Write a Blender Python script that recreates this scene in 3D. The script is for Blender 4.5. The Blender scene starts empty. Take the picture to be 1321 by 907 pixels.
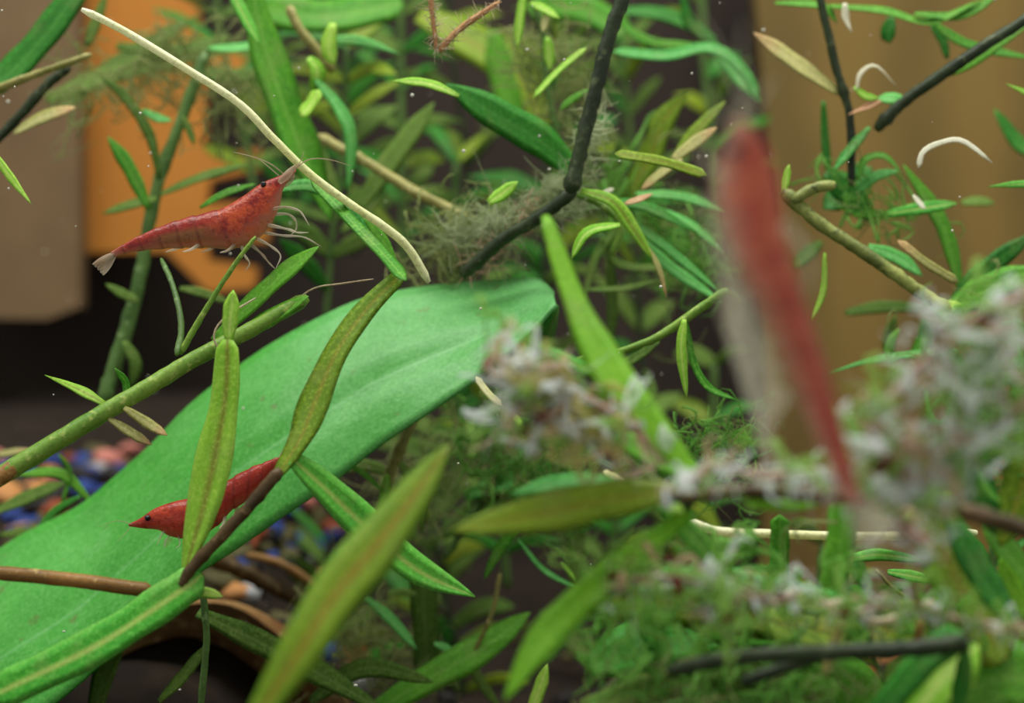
import bpy, bmesh, math, random
from mathutils import Vector, noise

# ------------------------------------------------------------------ camera, world, lights
# 1 Blender unit = 10 cm. Photo frame 1321 x 907; the camera looks level along +Y.
FPX = 2114.0
CAMZ = 0.60
scn = bpy.context.scene
COL = scn.collection

cam_d = bpy.data.cameras.new('camera')
cam = bpy.data.objects.new('camera', cam_d)
COL.objects.link(cam)
cam.location = (0, 0, CAMZ)
cam.rotation_euler = (math.pi / 2, 0, 0)
cam_d.sensor_width = 36.0
cam_d.lens = 36.0 * FPX / 1321.0
cam_d.clip_start = 0.01
cam_d.dof.use_dof = True
cam_d.dof.focus_distance = 1.6
cam_d.dof.aperture_fstop = 1.85
scn.camera = cam

world = bpy.data.worlds.new('room_light')
scn.world = world
world.use_nodes = True
bg = world.node_tree.nodes['Background']
bg.inputs[0].default_value = (1.0, 1.0, 0.90, 1)
bg.inputs[1].default_value = 0.55

ld = bpy.data.lights.new('aquarium_lamp', 'AREA')
ld.shape = 'RECTANGLE'
ld.size, ld.size_y = 4.0, 1.2
ld.energy = 145.0
ld.color = (1.0, 1.0, 0.92)
lo = bpy.data.objects.new('aquarium_lamp', ld)
COL.objects.link(lo)
lo.location = (-0.2, 1.5, 3.2)

scn.view_settings.view_transform = 'Standard'
scn.view_settings.look = 'None'
scn.view_settings.exposure = 0.1
scn.view_settings.gamma = 1.0
scn.view_settings.use_curve_mapping = False

R = random.Random(7)


# ------------------------------------------------------------------ helpers
def P(x, y, d):
    """point d centimetres in front of the camera that the photograph shows at pixel x, y"""
    k = d * 0.1 / FPX
    return Vector(((x - 660.5) * k, d * 0.1, CAMZ - (y - 453.5) * k))


def px(w, d):
    return w * d * 0.1 / FPX


def lin(c):
    return tuple(((v / 255) / 12.92 if v / 255 <= 0.04045 else ((v / 255 + 0.055) / 1.055) ** 2.4) for v in c) + (1.0,)


def spline(pts, n):
    """Catmull-Rom through pts (tuples), n samples"""
    m = len(pts)
    if m == 2:
        return [tuple(a + (b - a) * i / (n - 1) for a, b in zip(*pts)) for i in range(n)]
    out = []
    for i in range(n):
        t = i / (n - 1) * (m - 1)
        k = min(int(t), m - 2)
        f = t - k
        p1, p2 = pts[k], pts[k + 1]
        p0 = pts[k - 1] if k > 0 else tuple(2 * a - b for a, b in zip(p1, p2))
        p3 = pts[k + 2] if k + 2 < m else tuple(2 * b - a for a, b in zip(p1, p2))
        out.append(tuple(0.5 * (2 * b + (c - a) * f + (2 * a - 5 * b + 4 * c - e) * f * f + (3 * b - a - 3 * c + e) * f ** 3)
                         for a, b, c, e in zip(p0, p1, p2, p3)))
    return out


def path3(pts, d, n):
    """pixel path + depth (one number or a list to spread along it) -> world points"""
    ds = list(d) if isinstance(d, (tuple, list)) else [d, d]
    s = spline(pts, n)
    out = []
    for i, (x, y) in enumerate(s):
        t = i / (n - 1) * (len(ds) - 1)
        k = min(int(t), len(ds) - 2)
        out.append(P(x, y, ds[k] + (ds[k + 1] - ds[k]) * (t - k)))
    return out


def mesh_obj(name, verts, faces, mat, parent=None, uvs=None, smooth=True, mats=None):
    org = parent.location if parent is not None else Vector((0, 0, 0))
    me = bpy.data.meshes.new(name)
    me.from_pydata([tuple(Vector(v) - org) for v in verts], [], faces)
    if uvs:
        l = me.uv_layers.new(name='UVMap')
        for lp in me.loops:
            l.data[lp.index].uv = uvs[lp.vertex_index]
    if smooth:
        me.polygons.foreach_set('use_smooth', [True] * len(me.polygons))
    me.materials.append(mat)
    me.update()
    o = bpy.data.objects.new(name, me)
    COL.objects.link(o)
    if parent is not None:
        o.parent = parent
    return o


def tag(o, label, cat, group=None, kind=None):
    if label:
        o['label'] = label
    if cat:
        o['category'] = cat
    if group:
        o['group'] = group
    if kind:
        o['kind'] = kind
    return o


def empty(name, loc):
    o = bpy.data.objects.new(name, None)
    o.empty_display_size = 0.02
    o.location = loc
    COL.objects.link(o)
    return o


# ------------------------------------------------------------------ materials
def nodes(name):
    m = bpy.data.materials.new(name)
    m.use_nodes = True
    nt = m.node_tree
    nt.nodes.clear()
    return m, nt, nt.nodes.new('ShaderNodeOutputMaterial')


def N(nt, kind, **kw):
    n = nt.nodes.new(kind)
    for k, v in kw.items():
        if isinstance(k, str) and hasattr(n, k):
            setattr(n, k, v)
    return n


def mixcol(nt, fac, a, b):
    n = nt.nodes.new('ShaderNodeMix')
    n.data_type = 'RGBA'
    for sock, v in ((n.inputs[0], fac), (n.inputs[6], a), (n.inputs[7], b)):
        if hasattr(v, 'is_linked'):
            nt.links.new(v, sock)
        else:
            sock.default_value = v
    return n.outputs[2]


def math_n(nt, op, a, b=0.0, c=None):
    n = nt.nodes.new('ShaderNodeMath')
    n.operation = op
    for i, v in enumerate((a, b, c)):
        if v is None:
            continue
        if hasattr(v, 'is_linked'):
            nt.links.new(v, n.inputs[i])
        else:
            n.inputs[i].default_value = v
    return n.outputs[0]


def ramp(nt, fac, stops):
    n = nt.nodes.new('ShaderNodeValToRGB')
    e = n.color_ramp.elements
    while len(e) < len(stops):
        e.new(0.5)
    for el, (p, c) in zip(e, stops):
        el.position = p
        el.color = c if len(c) == 4 else c + (1,)
    nt.links.new(fac, n.inputs[0])
    return n.outputs[0]


def noise_n(nt, scale, detail=4, vec=None, rough=0.55):
    n = nt.nodes.new('ShaderNodeTexNoise')
    n.inputs['Scale'].default_value = scale
    n.inputs['Detail'].default_value = detail
    n.inputs['Roughness'].default_value = rough
    if vec is not None:
        nt.links.new(vec, n.inputs['Vector'])
    return n.outputs[0]


def surface(nt, out, colour, rough=0.45, transl=0.3, bump=None, bump_d=0.002, alpha=None, spec=0.4):
    p = nt.nodes.new('ShaderNodeBsdfPrincipled')
    p.inputs['Roughness'].default_value = rough
    p.inputs['Specular IOR Level'].default_value = spec
    if hasattr(colour, 'is_linked'):
        nt.links.new(colour, p.inputs['Base Color'])
    else:
        p.inputs['Base Color'].default_value = colour
    if bump is not None:
        b = nt.nodes.new('ShaderNodeBump')
        b.inputs['Distance'].default_value = bump_d
        b.inputs['Strength'].default_value = 0.6
        nt.links.new(bump, b.inputs['Height'])
        nt.links.new(b.outputs[0], p.inputs['Normal'])
    sh = p.outputs[0]
    if transl > 0:
        t = nt.nodes.new('ShaderNodeBsdfTranslucent')
        if hasattr(colour, 'is_linked'):
            nt.links.new(colour, t.inputs[0])
        else:
            t.inputs[0].default_value = colour
        mx = nt.nodes.new('ShaderNodeMixShader')
        mx.inputs[0].default_value = transl
        nt.links.new(sh, mx.inputs[1])
        nt.links.new(t.outputs[0], mx.inputs[2])
        sh = mx.outputs[0]
    if alpha is not None:
        tr = nt.nodes.new('ShaderNodeBsdfTransparent')
        mx = nt.nodes.new('ShaderNodeMixShader')
        if hasattr(alpha, 'is_linked'):
            nt.links.new(alpha, mx.inputs[0])
        else:
            mx.inputs[0].default_value = alpha
        nt.links.new(tr.outputs[0], mx.inputs[1])
        nt.links.new(sh, mx.inputs[2])
        sh = mx.outputs[0]
    nt.links.new(sh, out.inputs[0])


def leaf_mat(name, c1, c2, rib, ribw=0.10, rough=0.5, transl=0.42, edge=None, tip=None):
    """blade colour mottled between c1 and c2, a rib down the middle, optional edge and tip colours"""
    m, nt, out = nodes(name)
    uv = N(nt, 'ShaderNodeTexCoord')
    sep = N(nt, 'ShaderNodeSeparateXYZ')
    nt.links.new(uv.outputs['UV'], sep.inputs[0])
    oi = N(nt, 'ShaderNodeObjectInfo')
    gen = noise_n(nt, 9.0, 5, uv.outputs['Object'])
    fine = noise_n(nt, 70.0, 3, uv.outputs['Object'])
    f = math_n(nt, 'ADD', math_n(nt, 'MULTIPLY', gen, 0.7), math_n(nt, 'MULTIPLY', fine, 0.3))
    f = math_n(nt, 'ADD', f, math_n(nt, 'MULTIPLY', math_n(nt, 'SUBTRACT', oi.outputs['Random'], 0.5), 0.35))
    base = mixcol(nt, ramp(nt, f, [(0.3, (0, 0, 0)), (0.7, (1, 1, 1))]), lin(c1), lin(c2))
    off = math_n(nt, 'ABSOLUTE', math_n(nt, 'SUBTRACT', sep.outputs[0], 0.5))
    ribf = ramp(nt, off, [(0.0, (1, 1, 1)), (ribw, (0, 0, 0))])
    col = mixcol(nt, math_n(nt, 'MULTIPLY', ribf, 0.75), base, lin(rib))
    if edge:
        ef = ramp(nt, off, [(0.36, (0, 0, 0)), (0.48, (1, 1, 1))])
        col = mixcol(nt, math_n(nt, 'MULTIPLY', ef, 0.6), col, lin(edge))
    if tip:
        tf = ramp(nt, math_n(nt, 'ADD', sep.outputs[1], math_n(nt, 'MULTIPLY', gen, 0.2)), [(0.72, (0, 0, 0)), (1.0, (1, 1, 1))])
        col = mixcol(nt, tf, col, lin(tip))
    vein = N(nt, 'ShaderNodeTexWave')
    vein.inputs['Scale'].default_value = 4.0
    vein.inputs['Distortion'].default_value = 1.5
    nt.links.new(uv.outputs['UV'], vein.inputs[0])
    grain = noise_n(nt, 260.0, 2, uv.outputs['Object'], 0.7)
    col = mixcol(nt, math_n(nt, 'MULTIPLY', ramp(nt, grain, [(0.5, (0, 0, 0)), (0.72, (1, 1, 1))]), 0.35), col, lin(tuple(min(255, int(v * 1.15 + 38)) for v in c2)))
    col = mixcol(nt, math_n(nt, 'MULTIPLY', ramp(nt, grain, [(0.28, (1, 1, 1)), (0.46, (0, 0, 0))]), 0.22), col, lin(tuple(int(v * 0.7) for v in c1)))
    patch = noise_n(nt, 22.0, 3, uv.outputs['Object'], 0.6)
    col = mixcol(nt, math_n(nt, 'MULTIPLY', ramp(nt, patch, [(0.52, (0, 0, 0)), (0.72, (1, 1, 1))]), 0.3), col, lin((150, 152, 96)))
    h = math_n(nt, 'ADD', math_n(nt, 'MULTIPLY', vein.outputs['Fac'], 0.12), math_n(nt, 'ADD', math_n(nt, 'MULTIPLY', fine, 0.6), math_n(nt, 'MULTIPLY', grain, 0.2)))
    surface(nt, out, col, rough, transl, h, 0.001, spec=0.3)
    return m


def stem_mat(name, c1, c2, scale=14.0, rough=0.5, transl=0.15, spots=None):
    m, nt, out = nodes(name)
    tc = N(nt, 'ShaderNodeTexCoord')
    g = noise_n(nt, scale, 5, tc.outputs['Object'])
    fine = noise_n(nt, 90.0, 3, tc.outputs['Object'])
    col = mixcol(nt, ramp(nt, g, [(0.35, (0, 0, 0)), (0.65, (1, 1, 1))]), lin(c1), lin(c2))
    if spots:
        col = mixcol(nt, ramp(nt, fine, [(0.58, (0, 0, 0)), (0.68, (1, 1, 1))]), col, lin(spots))
    grain = noise_n(nt, 260.0, 2, tc.outputs['Object'], 0.7)
    col = mixcol(nt, math_n(nt, 'MULTIPLY', ramp(nt, grain, [(0.3, (1, 1, 1)), (0.5, (0, 0, 0))]), 0.4), col, lin(tuple(int(v * 0.6) for v in c1)))
    surface(nt, out, col, rough, transl, fine, 0.002, spec=0.35)
    return m


MAT = {
    'g': leaf_mat('leaf_mid_green', (66, 146, 30), (112, 182, 50), (130, 186, 76)),
    'G': leaf_mat('leaf_deep_green', (38, 116, 28), (66, 152, 46), (80, 150, 60)),
    'e': leaf_mat('leaf_emerald', (62, 158, 60), (116, 202, 104), (150, 214, 136)),
    'y': leaf_mat('leaf_yellow_green', (130, 200, 46), (186, 230, 92), (220, 240, 140), 0.16),
    'o': leaf_mat('leaf_olive', (104, 142, 22), (144, 170, 40), (150, 140, 44), 0.13),
    'O': leaf_mat('leaf_olive_brown_rib', (90, 132, 18), (126, 156, 30), (150, 110, 34), 0.16, edge=(104, 166, 40)),
    'Y': leaf_mat('leaf_bright_brown_rib', (132, 192, 44), (170, 218, 76), (136, 112, 44), 0.16, edge=(190, 240, 100)),
    'm': leaf_mat('leaf_pale_rib_green', (66, 166, 44), (112, 200, 72), (206, 214, 120), 0.12, edge=(130, 205, 90)),
    'F': leaf_mat('leaf_fresh_foreground', (100, 170, 18), (136, 196, 40), (140, 196, 50)),
    'k': leaf_mat('leaf_dim_hazy', (70, 108, 30), (110, 142, 56), (116, 144, 70), rough=0.7),  # dimness and haze of the distance put into the leaf colour
    't': leaf_mat('leaf_faded_tan', (150, 150, 74), (196, 192, 122), (206, 200, 140), 0.2, tip=(206, 170, 120)),
    'sq': stem_mat('stem_bleached', (244, 244, 186), (252, 250, 220), scale=8, transl=0.3),
    'pk': stem_mat('twig_pinkish_grey', (166, 128, 112), (204, 178, 164), scale=20, transl=0.2, spots=(216, 206, 200)),
    'sm': stem_mat('stem_mottled_green', (92, 104, 44), (160, 168, 88), scale=20, spots=(70, 80, 36)),
    'p': leaf_mat('leaf_cream', (226, 226, 146), (246, 240, 190), (250, 246, 210), 0.2),
    'w': leaf_mat('leaf_bleached', (232, 226, 196), (248, 246, 226), (250, 250, 240), 0.2),
    'r': leaf_mat('leaf_salmon', (206, 150, 110), (224, 180, 140), (230, 190, 150), 0.2),
    'sd': stem_mat('stem_dark', (22, 34, 18), (52, 66, 36), spots=(80, 90, 60)),
    'sg': stem_mat('stem_green', (84, 130, 36), (136, 168, 66), spots=(160, 180, 90)),
    'sk': stem_mat('stem_dulled', (58, 92, 32), (92, 124, 58), spots=(110, 140, 80)),
    'so': stem_mat('stem_olive_tan', (120, 118, 52), (170, 162, 96), spots=(190, 180, 120)),
    'sb': stem_mat('stem_brown', (118, 84, 36), (160, 116, 58), spots=(176, 150, 90)),
    'sB': stem_mat('stem_dark_brown', (62, 48, 26), (98, 74, 40), spots=(120, 96, 60)),
    'sp': stem_mat('stem_cream', (206, 204, 120), (240, 236, 180), scale=8),
    'sP': stem_mat('stem_cream_to_green', (228, 230, 152), (252, 252, 234), scale=5, transl=0.3),
    'hair': stem_mat('root_hair', (196, 176, 140), (226, 214, 190), transl=0.4),
    'root': stem_mat('root_pinkish', (176, 120, 76), (206, 160, 110), transl=0.2),
}


def wisp_mat(name, c1, c2, a):
    m, nt, out = nodes(name)
    tc = N(nt, 'ShaderNodeTexCoord')
    g = noise_n(nt, 16.0, 4, tc.outputs['Object'])
    col = mixcol(nt, ramp(nt, g, [(0.35, (0, 0, 0)), (0.65, (1, 1, 1))]), lin(c1), lin(c2))
    surface(nt, out, col, 0.8, 0.45, None, alpha=a)
    return m


W_WHITE = wisp_mat('algae_whitish', (222, 226, 224), (244, 250, 252), 0.48)
W_PINK = wisp_mat('algae_pinkish', (204, 160, 136), (232, 204, 188), 0.45)
W_GREEN = wisp_mat('algae_green', (124, 176, 66), (164, 206, 104), 0.42)
W_TAN = wisp_mat('algae_tan', (166, 156, 82), (206, 196, 134), 0.42)
W_GREY = wisp_mat('algae_grey_green', (150, 164, 116), (196, 204, 168), 0.4)
W_DOT = wisp_mat('algae_dark_red', (104, 42, 34), (140, 66, 50), 0.9)


# ------------------------------------------------------------------ plant parts
def leaf_width(t, shape):
    if shape == 'strap':
        a = min(1.0, t / 0.06) ** 0.5
        b = min(1.0, (1 - t) / 0.08) ** 0.5
        return max(0.12, a * b)
    if shape == 'lance':
        return max(0.1, (0.55 + 0.45 * min(1, t / 0.6)) * min(1.0, (1 - t) / 0.3) ** 0.7 * min(1.0, (t + 0.01) / 0.04) ** 0.5)
    if shape == 'spear':
        return max(0.03, (0.5 + 0.5 * min(1, t / 0.3)) * min(1.0, (1 - t) / 0.55) ** 0.8)
    a = 0.42 + 0.58 * math.sin(min(1.0, t / 0.42) * math.pi / 2)
    u = max(0.0, (t - 0.6) / 0.4)
    return max(0.04, a * max(0.0, 1 - u ** 1.7) ** 0.8)


def make_leaf(name, mat, w, d, pts, parent, shape='leaf', tilt=None, fold=0.16, w1=None):
    L = sum(math.dist(a, b) for a, b in zip(pts, pts[1:]))
    n = max(9, min(26, int(L / 11) + 4))
    C = path3(pts, d, n)
    d0 = d[0] if isinstance(d, (tuple, list)) else d
    if tilt is None:
        tilt = R.uniform(15, 45)
    a = math.radians(tilt)
    verts, faces, uvs = [], [], []
    ph = R.uniform(0, 6)
    us = (-1, -0.5, 0, 0.5, 1)
    for i, c in enumerate(C):
        t = i / (n - 1)
        tan = (C[min(i + 1, n - 1)] - C[max(i - 1, 0)]).normalized()
        s = Vector((-tan.z, 0, tan.x))
        if s.length < 1e-6:
            s = Vector((0, 0, 1))
        s.normalize()
        if s.z < 0 or (abs(s.z) < 1e-6 and s.x < 0):
            sg = -1
        else:
            sg = 1
        # keep one side consistently 'up' along the blade
        if i == 0:
            flip = sg
        s = s * flip
        aa = a + 0.12 * math.sin(ph + t * 4.0)
        side = (s * math.cos(aa) + Vector((0, 1, 0)) * math.sin(aa)).normalized()
        nor = tan.cross(side)
        if nor.y > 0:
            nor = -nor
        ww = w if w1 is None else w + (w1 - w) * t
        hw = px(ww, d0) * 0.5 * leaf_width(t, shape) / math.cos(aa)
        hw *= 1 + 0.05 * math.sin(ph * 3 + t * 17)
        th = max(0.0006, 0.06 * hw)
        b = len(verts)
        for u in us:
            v = c + side * (hw * u) + nor * (hw * fold * (abs(u) - 0.5)) + nor * (th if abs(u) < 1 else 0)
            verts.append(v)
            uvs.append((0.5 + 0.5 * u, t))
        for u in (0.5, 0, -0.5):
            verts.append(c + side * (hw * u) + nor * (hw * fold * (abs(u) - 0.5)) - nor * th)
            uvs.append((0.5 + 0.5 * u, t))
        if i:
            q = b - 8
            for k in range(8):
                k2 = (k + 1) % 8
                faces.append((q + k, q + k2, b + k2, b + k))
    faces.append(tuple(range(7, -1, -1)))
    faces.append(tuple(range(len(verts) - 8, len(verts))))
    return mesh_obj(name, verts, faces, MAT[mat], parent, uvs)


def tube(C, rad, seg=8, rough=0.0, seed=0.0):
    verts, faces, uvs = [], [], []
    n = len(C)
    for i, c in enumerate(C):
        tan = (C[min(i + 1, n - 1)] - C[max(i - 1, 0)]).normalized()
        s = tan.cross(Vector((0, 1, 0)))
        if s.length < 1e-4:
            s = Vector((1, 0, 0))
        s.normalize()
        u = s.cross(tan).normalized()
        r = rad[i]
        b = len(verts)
        for k in range(seg):
            an = k / seg * 2 * math.pi
            rr = r * (1 + rough * noise.noise(Vector((i * 0.7 + seed, k * 1.3, seed * 2))))
            verts.append(c + s * (math.cos(an) * rr) + u * (math.sin(an) * rr))
            uvs.append((k / seg, i / (n - 1)))
        if i:
            q = b - seg
            for k in range(seg):
                k2 = (k + 1) % seg
                faces.append((q + k, q + k2, b + k2, b + k))
    faces.append(tuple(range(seg - 1, -1, -1)))
    faces.append(tuple(range(len(verts) - seg, len(verts))))
    return verts, faces, uvs


def make_stem(name, mat, w, d, pts, parent, w1=None, rough=0.28, nodes_at=()):
    L = sum(math.dist(a, b) for a, b in zip(pts, pts[1:]))
    n = max(6, min(40, int(L / 9) + 4))
    C = path3(pts, d, n)
    d0 = d[0] if isinstance(d, (tuple, list)) else d
    w1 = w if w1 is None else w1
    rad = []
    for i in range(n):
        t = i / (n - 1)
        r = px(w + (w1 - w) * t, d0) * 0.5
        for nt_ in nodes_at:
            r *= 1 + 0.35 * math.exp(-((t - nt_) / 0.025) ** 2)
        if i == 0 or i == n - 1:
            r *= 0.55
        rad.append(r)
    seed = R.uniform(0, 50)
    v, f, uv = tube(C, rad, 9, rough, seed)
    return mesh_obj(name, v, f, MAT[mat], parent, uv)


def fuzz(parent, mat, path, d, n, length, spread, w=1.6, name='algae_fuzz', droop=0.0):
    """soft filaments growing off a stem: too many to count, one part"""
    C = path3(path, d, 60)
    d0 = d[0] if isinstance(d, (tuple, list)) else d
    V, F = [], []
    for _ in range(n):
        c = C[R.randrange(60)]
        L = px(R.uniform(0.4, 1.0) * length, d0)
        dirv = Vector((R.gauss(0, 1), R.gauss(0, 0.8), R.gauss(0, 1) - droop)).normalized()
        base = c + Vector((R.gauss(0, 1), R.gauss(0, 1), R.gauss(0, 1))) * px(spread, d0)
        bend = Vector((R.gauss(0, 1), R.gauss(0, 1), R.gauss(0, 1))) * 0.35
        pts = [base + dirv * (L * s) + bend * (L * s * s) for s in (0, 0.33, 0.66, 1.0)]
        rr = px(w, d0) * 0.5
        v, f, _u = tube(pts, [rr, rr, rr * 0.8, rr * 0.3], 3)
        o = len(V)
        V += v
        F += [tuple(k + o for k in ff) for ff in f]
    o = mesh_obj(name, V, F, mat, parent)
    o['kind'] = 'stuff'
    return o


def blobs(parent, mat, path, d, n, size, spread, name, flat=0.6, seed=1):
    """soft irregular tufts along a twig, joined because they cannot be picked apart"""
    rr = random.Random(seed)
    C = path3(path, d, 60)
    d0 = d[0] if isinstance(d, (tuple, list)) else d
    V, F = [], []
    for _ in range(n):
        c = C[rr.randrange(60)] + Vector((rr.gauss(0, 1), rr.gauss(0, 0.7), rr.gauss(0, 1))) * px(spread, d0)
        s = px(size, d0) * rr.uniform(0.35, 1.0)
        bm = bmesh.new()
        bmesh.ops.create_icosphere(bm, subdivisions=2, radius=1.0)
        ax = Vector((rr.gauss(0, 1), rr.gauss(0, 1), rr.gauss(0, 1))).normalized()
        off = Vector((rr.uniform(0, 99), rr.uniform(0, 99), 0))
        o = len(V)
        for v in bm.verts:
            q = v.co * (1 + 0.9 * noise.noise(v.co * 1.6 + off) + 0.35 * noise.noise(v.co * 4 + off))
            q = q + ax * (ax.dot(q) * 1.1)
            V.append(c + q * (s * 0.5))
        F += [tuple(v.index + o for v in f.verts) for f in bm.faces]
        bm.free()
    o = mesh_obj(name, V, F, mat, parent)
    o['kind'] = 'stuff'
    return o


STEMS = {'stem', 'twig', 'root', 'filament', 'branch', 'petiole', 'node'}


def plant(name, label, cat, parts, group=None):
    low = None
    for (k, m, w, d, pts, *o) in parts:
        ds = d if isinstance(d, (tuple, list)) else (d, d)
        for q, dd in ((pts[0], ds[0]), (pts[-1], ds[-1])):
            v = P(q[0], q[1], dd)
            if low is None or v.z < low.z:
                low = v
    e = empty(name, low)
    tag(e, label, cat, group)
    for (k, m, w, d, pts, *o) in parts:
        op = o[0] if o else {}
        if k in STEMS:
            make_stem(k, m, w, d, pts, e, **op)
        else:
            make_leaf(k, m, w, d, pts, e, **op)
    return e


# ------------------------------------------------------------------ the setting
def flat_mat(name, c1, c2, scale, rough=0.7, bands=None):
    m, nt, out = nodes(name)
    tc = N(nt, 'ShaderNodeTexCoord')
    g = noise_n(nt, scale, 6, tc.outputs['Object'])
    if bands:
        w = N(nt, 'ShaderNodeTexWave')
        w.inputs['Scale'].default_value = bands
        w.inputs['Distortion'].default_value = 5.0
        w.inputs['Detail'].default_value = 3.0
        nt.links.new(tc.outputs['Object'], w.inputs[0])
        g = math_n(nt, 'ADD', math_n(nt, 'MULTIPLY', g, 0.6), math_n(nt, 'MULTIPLY', w.outputs['Fac'], 0.4))
    col = mixcol(nt, ramp(nt, g, [(0.3, (0, 0, 0)), (0.7, (1, 1, 1))]), lin(c1), lin(c2))
    surface(nt, out, col, rough, 0.0, g, 0.003, spec=0.2)
    return m


def slab(name, outline, d, thick, mat):
    """flat board standing at depth d, outline in photograph pixels, thick cm deep"""
    f = [P(x, y, d) for x, y in outline]
    b = [v + Vector((0, thick * 0.1, 0)) for v in f]
    n = len(f)
    faces = [tuple(range(n)), tuple(range(2 * n - 1, n - 1, -1))]
    faces += [(i, (i + 1) % n, n + (i + 1) % n, n + i) for i in range(n)]
    o = mesh_obj(name, f + b, faces, mat, smooth=False)
    bm = bmesh.new()
    bm.from_mesh(o.data)
    bmesh.ops.recalc_face_normals(bm, faces=bm.faces)
    bm.to_mesh(o.data)
    bm.free()
    return o


wall = slab('wall_back', [(-900, -700), (2200, -700), (2200, 1500), (-900, 1500)], 34, 0.5,
            flat_mat('dark_backdrop', (38, 31, 28), (54, 45, 40), 3.0, 0.9))
tag(wall, 'dark brownish black wall behind the plants', 'wall', kind='structure')
tag(slab('panel_post', [(-200, -120), (101, -120), (103, 396), (60, 412), (-200, 408)], 31.0, 0.5,
         flat_mat('post_grey_brown', (92, 72, 50), (112, 90, 64), 4.0)),
    'grey brown upright panel at the left edge behind the plants', 'panel')
tag(slab('orange_panel', [(102, -120), (255, -120), (255, 45), (300, 62), (330, 66), (330, 95), (264, 100), (264, 185),
                          (280, 206), (332, 192), (345, 215), (272, 232), (266, 262), (345, 262), (345, 312), (268, 308),
                          (268, 335), (332, 345), (328, 372), (268, 377), (215, 324), (102, 326)], 31.7, 0.3,
         flat_mat('panel_orange', (160, 102, 38), (176, 114, 46), 3.0)),
    'orange panel with notched right edge behind the left shrimp', 'panel')
tag(slab('brown_board', [(966, -120), (1600, -120), (1600, 742), (984, 742), (988, 420), (1000, 300)], 31.4, 0.5,
         flat_mat('board_brown', (98, 80, 42), (118, 95, 48), 2.2, bands=1.2)),
    'wide brown wooden board standing behind the right plants', 'board')
tag(slab('grey_ledge', [(1000, 742), (1600, 742), (1600, 812), (1000, 812)], 30.6, 0.7,
         flat_mat('ledge_grey_brown', (92, 78, 58), (120, 98, 70), 5.0)),
    'grey brown ledge along the foot of the brown board', 'ledge')
tag(slab('red_tile', [(1090, 814), (1230, 814), (1230, 960), (1090, 960)], 31.4, 0.6,
         flat_mat('tile_red', (150, 62, 30), (176, 80, 40), 5.0)),
    'orange red tile seen below the grey ledge', 'tile')


def ground(x, d):
    """height in cm (camera level 0) of the gravel bed at pixel-like lateral position x (cm) and depth d"""
    left = 1 / (1 + math.exp((x + 2.9) * 2.6))
    hi = -2.95 + max(0, d - 20.5) * 0.165
    lo = -5.2 + max(0, d - 18) * 0.05
    h = lo + (hi - lo) * left
    if d < 20.5:
        h = h - (20.5 - d) * 0.55 * left
    return max(h, -5.6) + 0.1 * noise.noise(Vector((x * 0.8, d * 0.8, 3)))


GV, GF = [], []
nx, ny = 70, 46
for j in range(ny):
    d = 7 + j * (34 - 7) / (ny - 1)
    for i in range(nx):
        x = -16 + i * 32 / (nx - 1)
        GV.append(Vector((x * 0.1, d * 0.1, CAMZ + ground(x, d) * 0.1)))
        if i and j:
            a = j * nx + i
            GF.append((a - nx - 1, a - nx, a, a - 1))
floor = mesh_obj('floor', GV, GF, flat_mat('bed_soil', (28, 22, 18), (48, 38, 30), 20.0, 0.95))
tag(floor, 'dark gravel bed at the bottom of the tank', 'gravel', kind='structure')

PEB = []
for nm, c1, c2 in (('blue', (34, 52, 116), (56, 80, 150)), ('black', (26, 24, 26), (52, 48, 48)), ('orange', (176, 116, 64), (206, 150, 96)),
                   ('pink', (196, 110, 100), (216, 146, 132)), ('white', (150, 152, 162), (190, 188, 186)), ('olive', (72, 72, 42), (104, 96, 62)),
                   ('rust', (130, 62, 38), (160, 84, 52))):
    PEB.append(flat_mat('pebble_' + nm, c1, c2, 18.0, 0.4))
pmesh = []
for k in range(7):
    for s in range(3):
        bm = bmesh.new()
        bmesh.ops.create_icosphere(bm, subdivisions=1, radius=1.0)
        off = Vector((k * 7.1, s * 3.3, 1.7))
        for v in bm.verts:
            v.co *= 1 + 0.45 * noise.noise(v.co * 1.1 + off)
            v.co.z *= 0.7
        me = bpy.data.meshes.new('pebble')
        bm.to_mesh(me)
        bm.free()
        me.materials.append(PEB[k])
        me.polygons.foreach_set('use_smooth', [True] * len(me.polygons))
        pmesh.append(me)


def pebble(x, d, size, k):
    o = bpy.data.objects.new('pebble', pmesh[k * 3 + R.randrange(3)])
    COL.objects.link(o)
    o.parent = floor
    s = size * 0.05
    o.scale = (s * R.uniform(0.8, 1.25), s * R.uniform(0.8, 1.2), s * R.uniform(0.7, 1.0))
    o.rotation_euler = (R.uniform(-0.5, 0.5), R.uniform(-0.5, 0.5), R.uniform(0, 6.3))
    o.location = (x * 0.1, d * 0.1, CAMZ + ground(x, d) * 0.1 + s * 0.35)


for _ in range(180):     # coloured gravel on the raised left part
    d = R.uniform(20.8, 27.5)
    x = R.uniform(-0.33 * d, -0.105 * d)
    pebble(x, d, R.uniform(0.28, 0.62), R.choices(range(7), (22, 46, 9, 4, 2, 34, 8))[0])
def pebble_at(x_, y_, size, k):
    best = min((abs(453.5 - ground((x_ - 660.5) / FPX * (20.5 + q * 0.1), 20.5 + q * 0.1) / (20.5 + q * 0.1) * FPX - y_), 20.5 + q * 0.1) for q in range(75))
    pebble((x_ - 660.5) / FPX * best[1], best[1], size, k)


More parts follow.
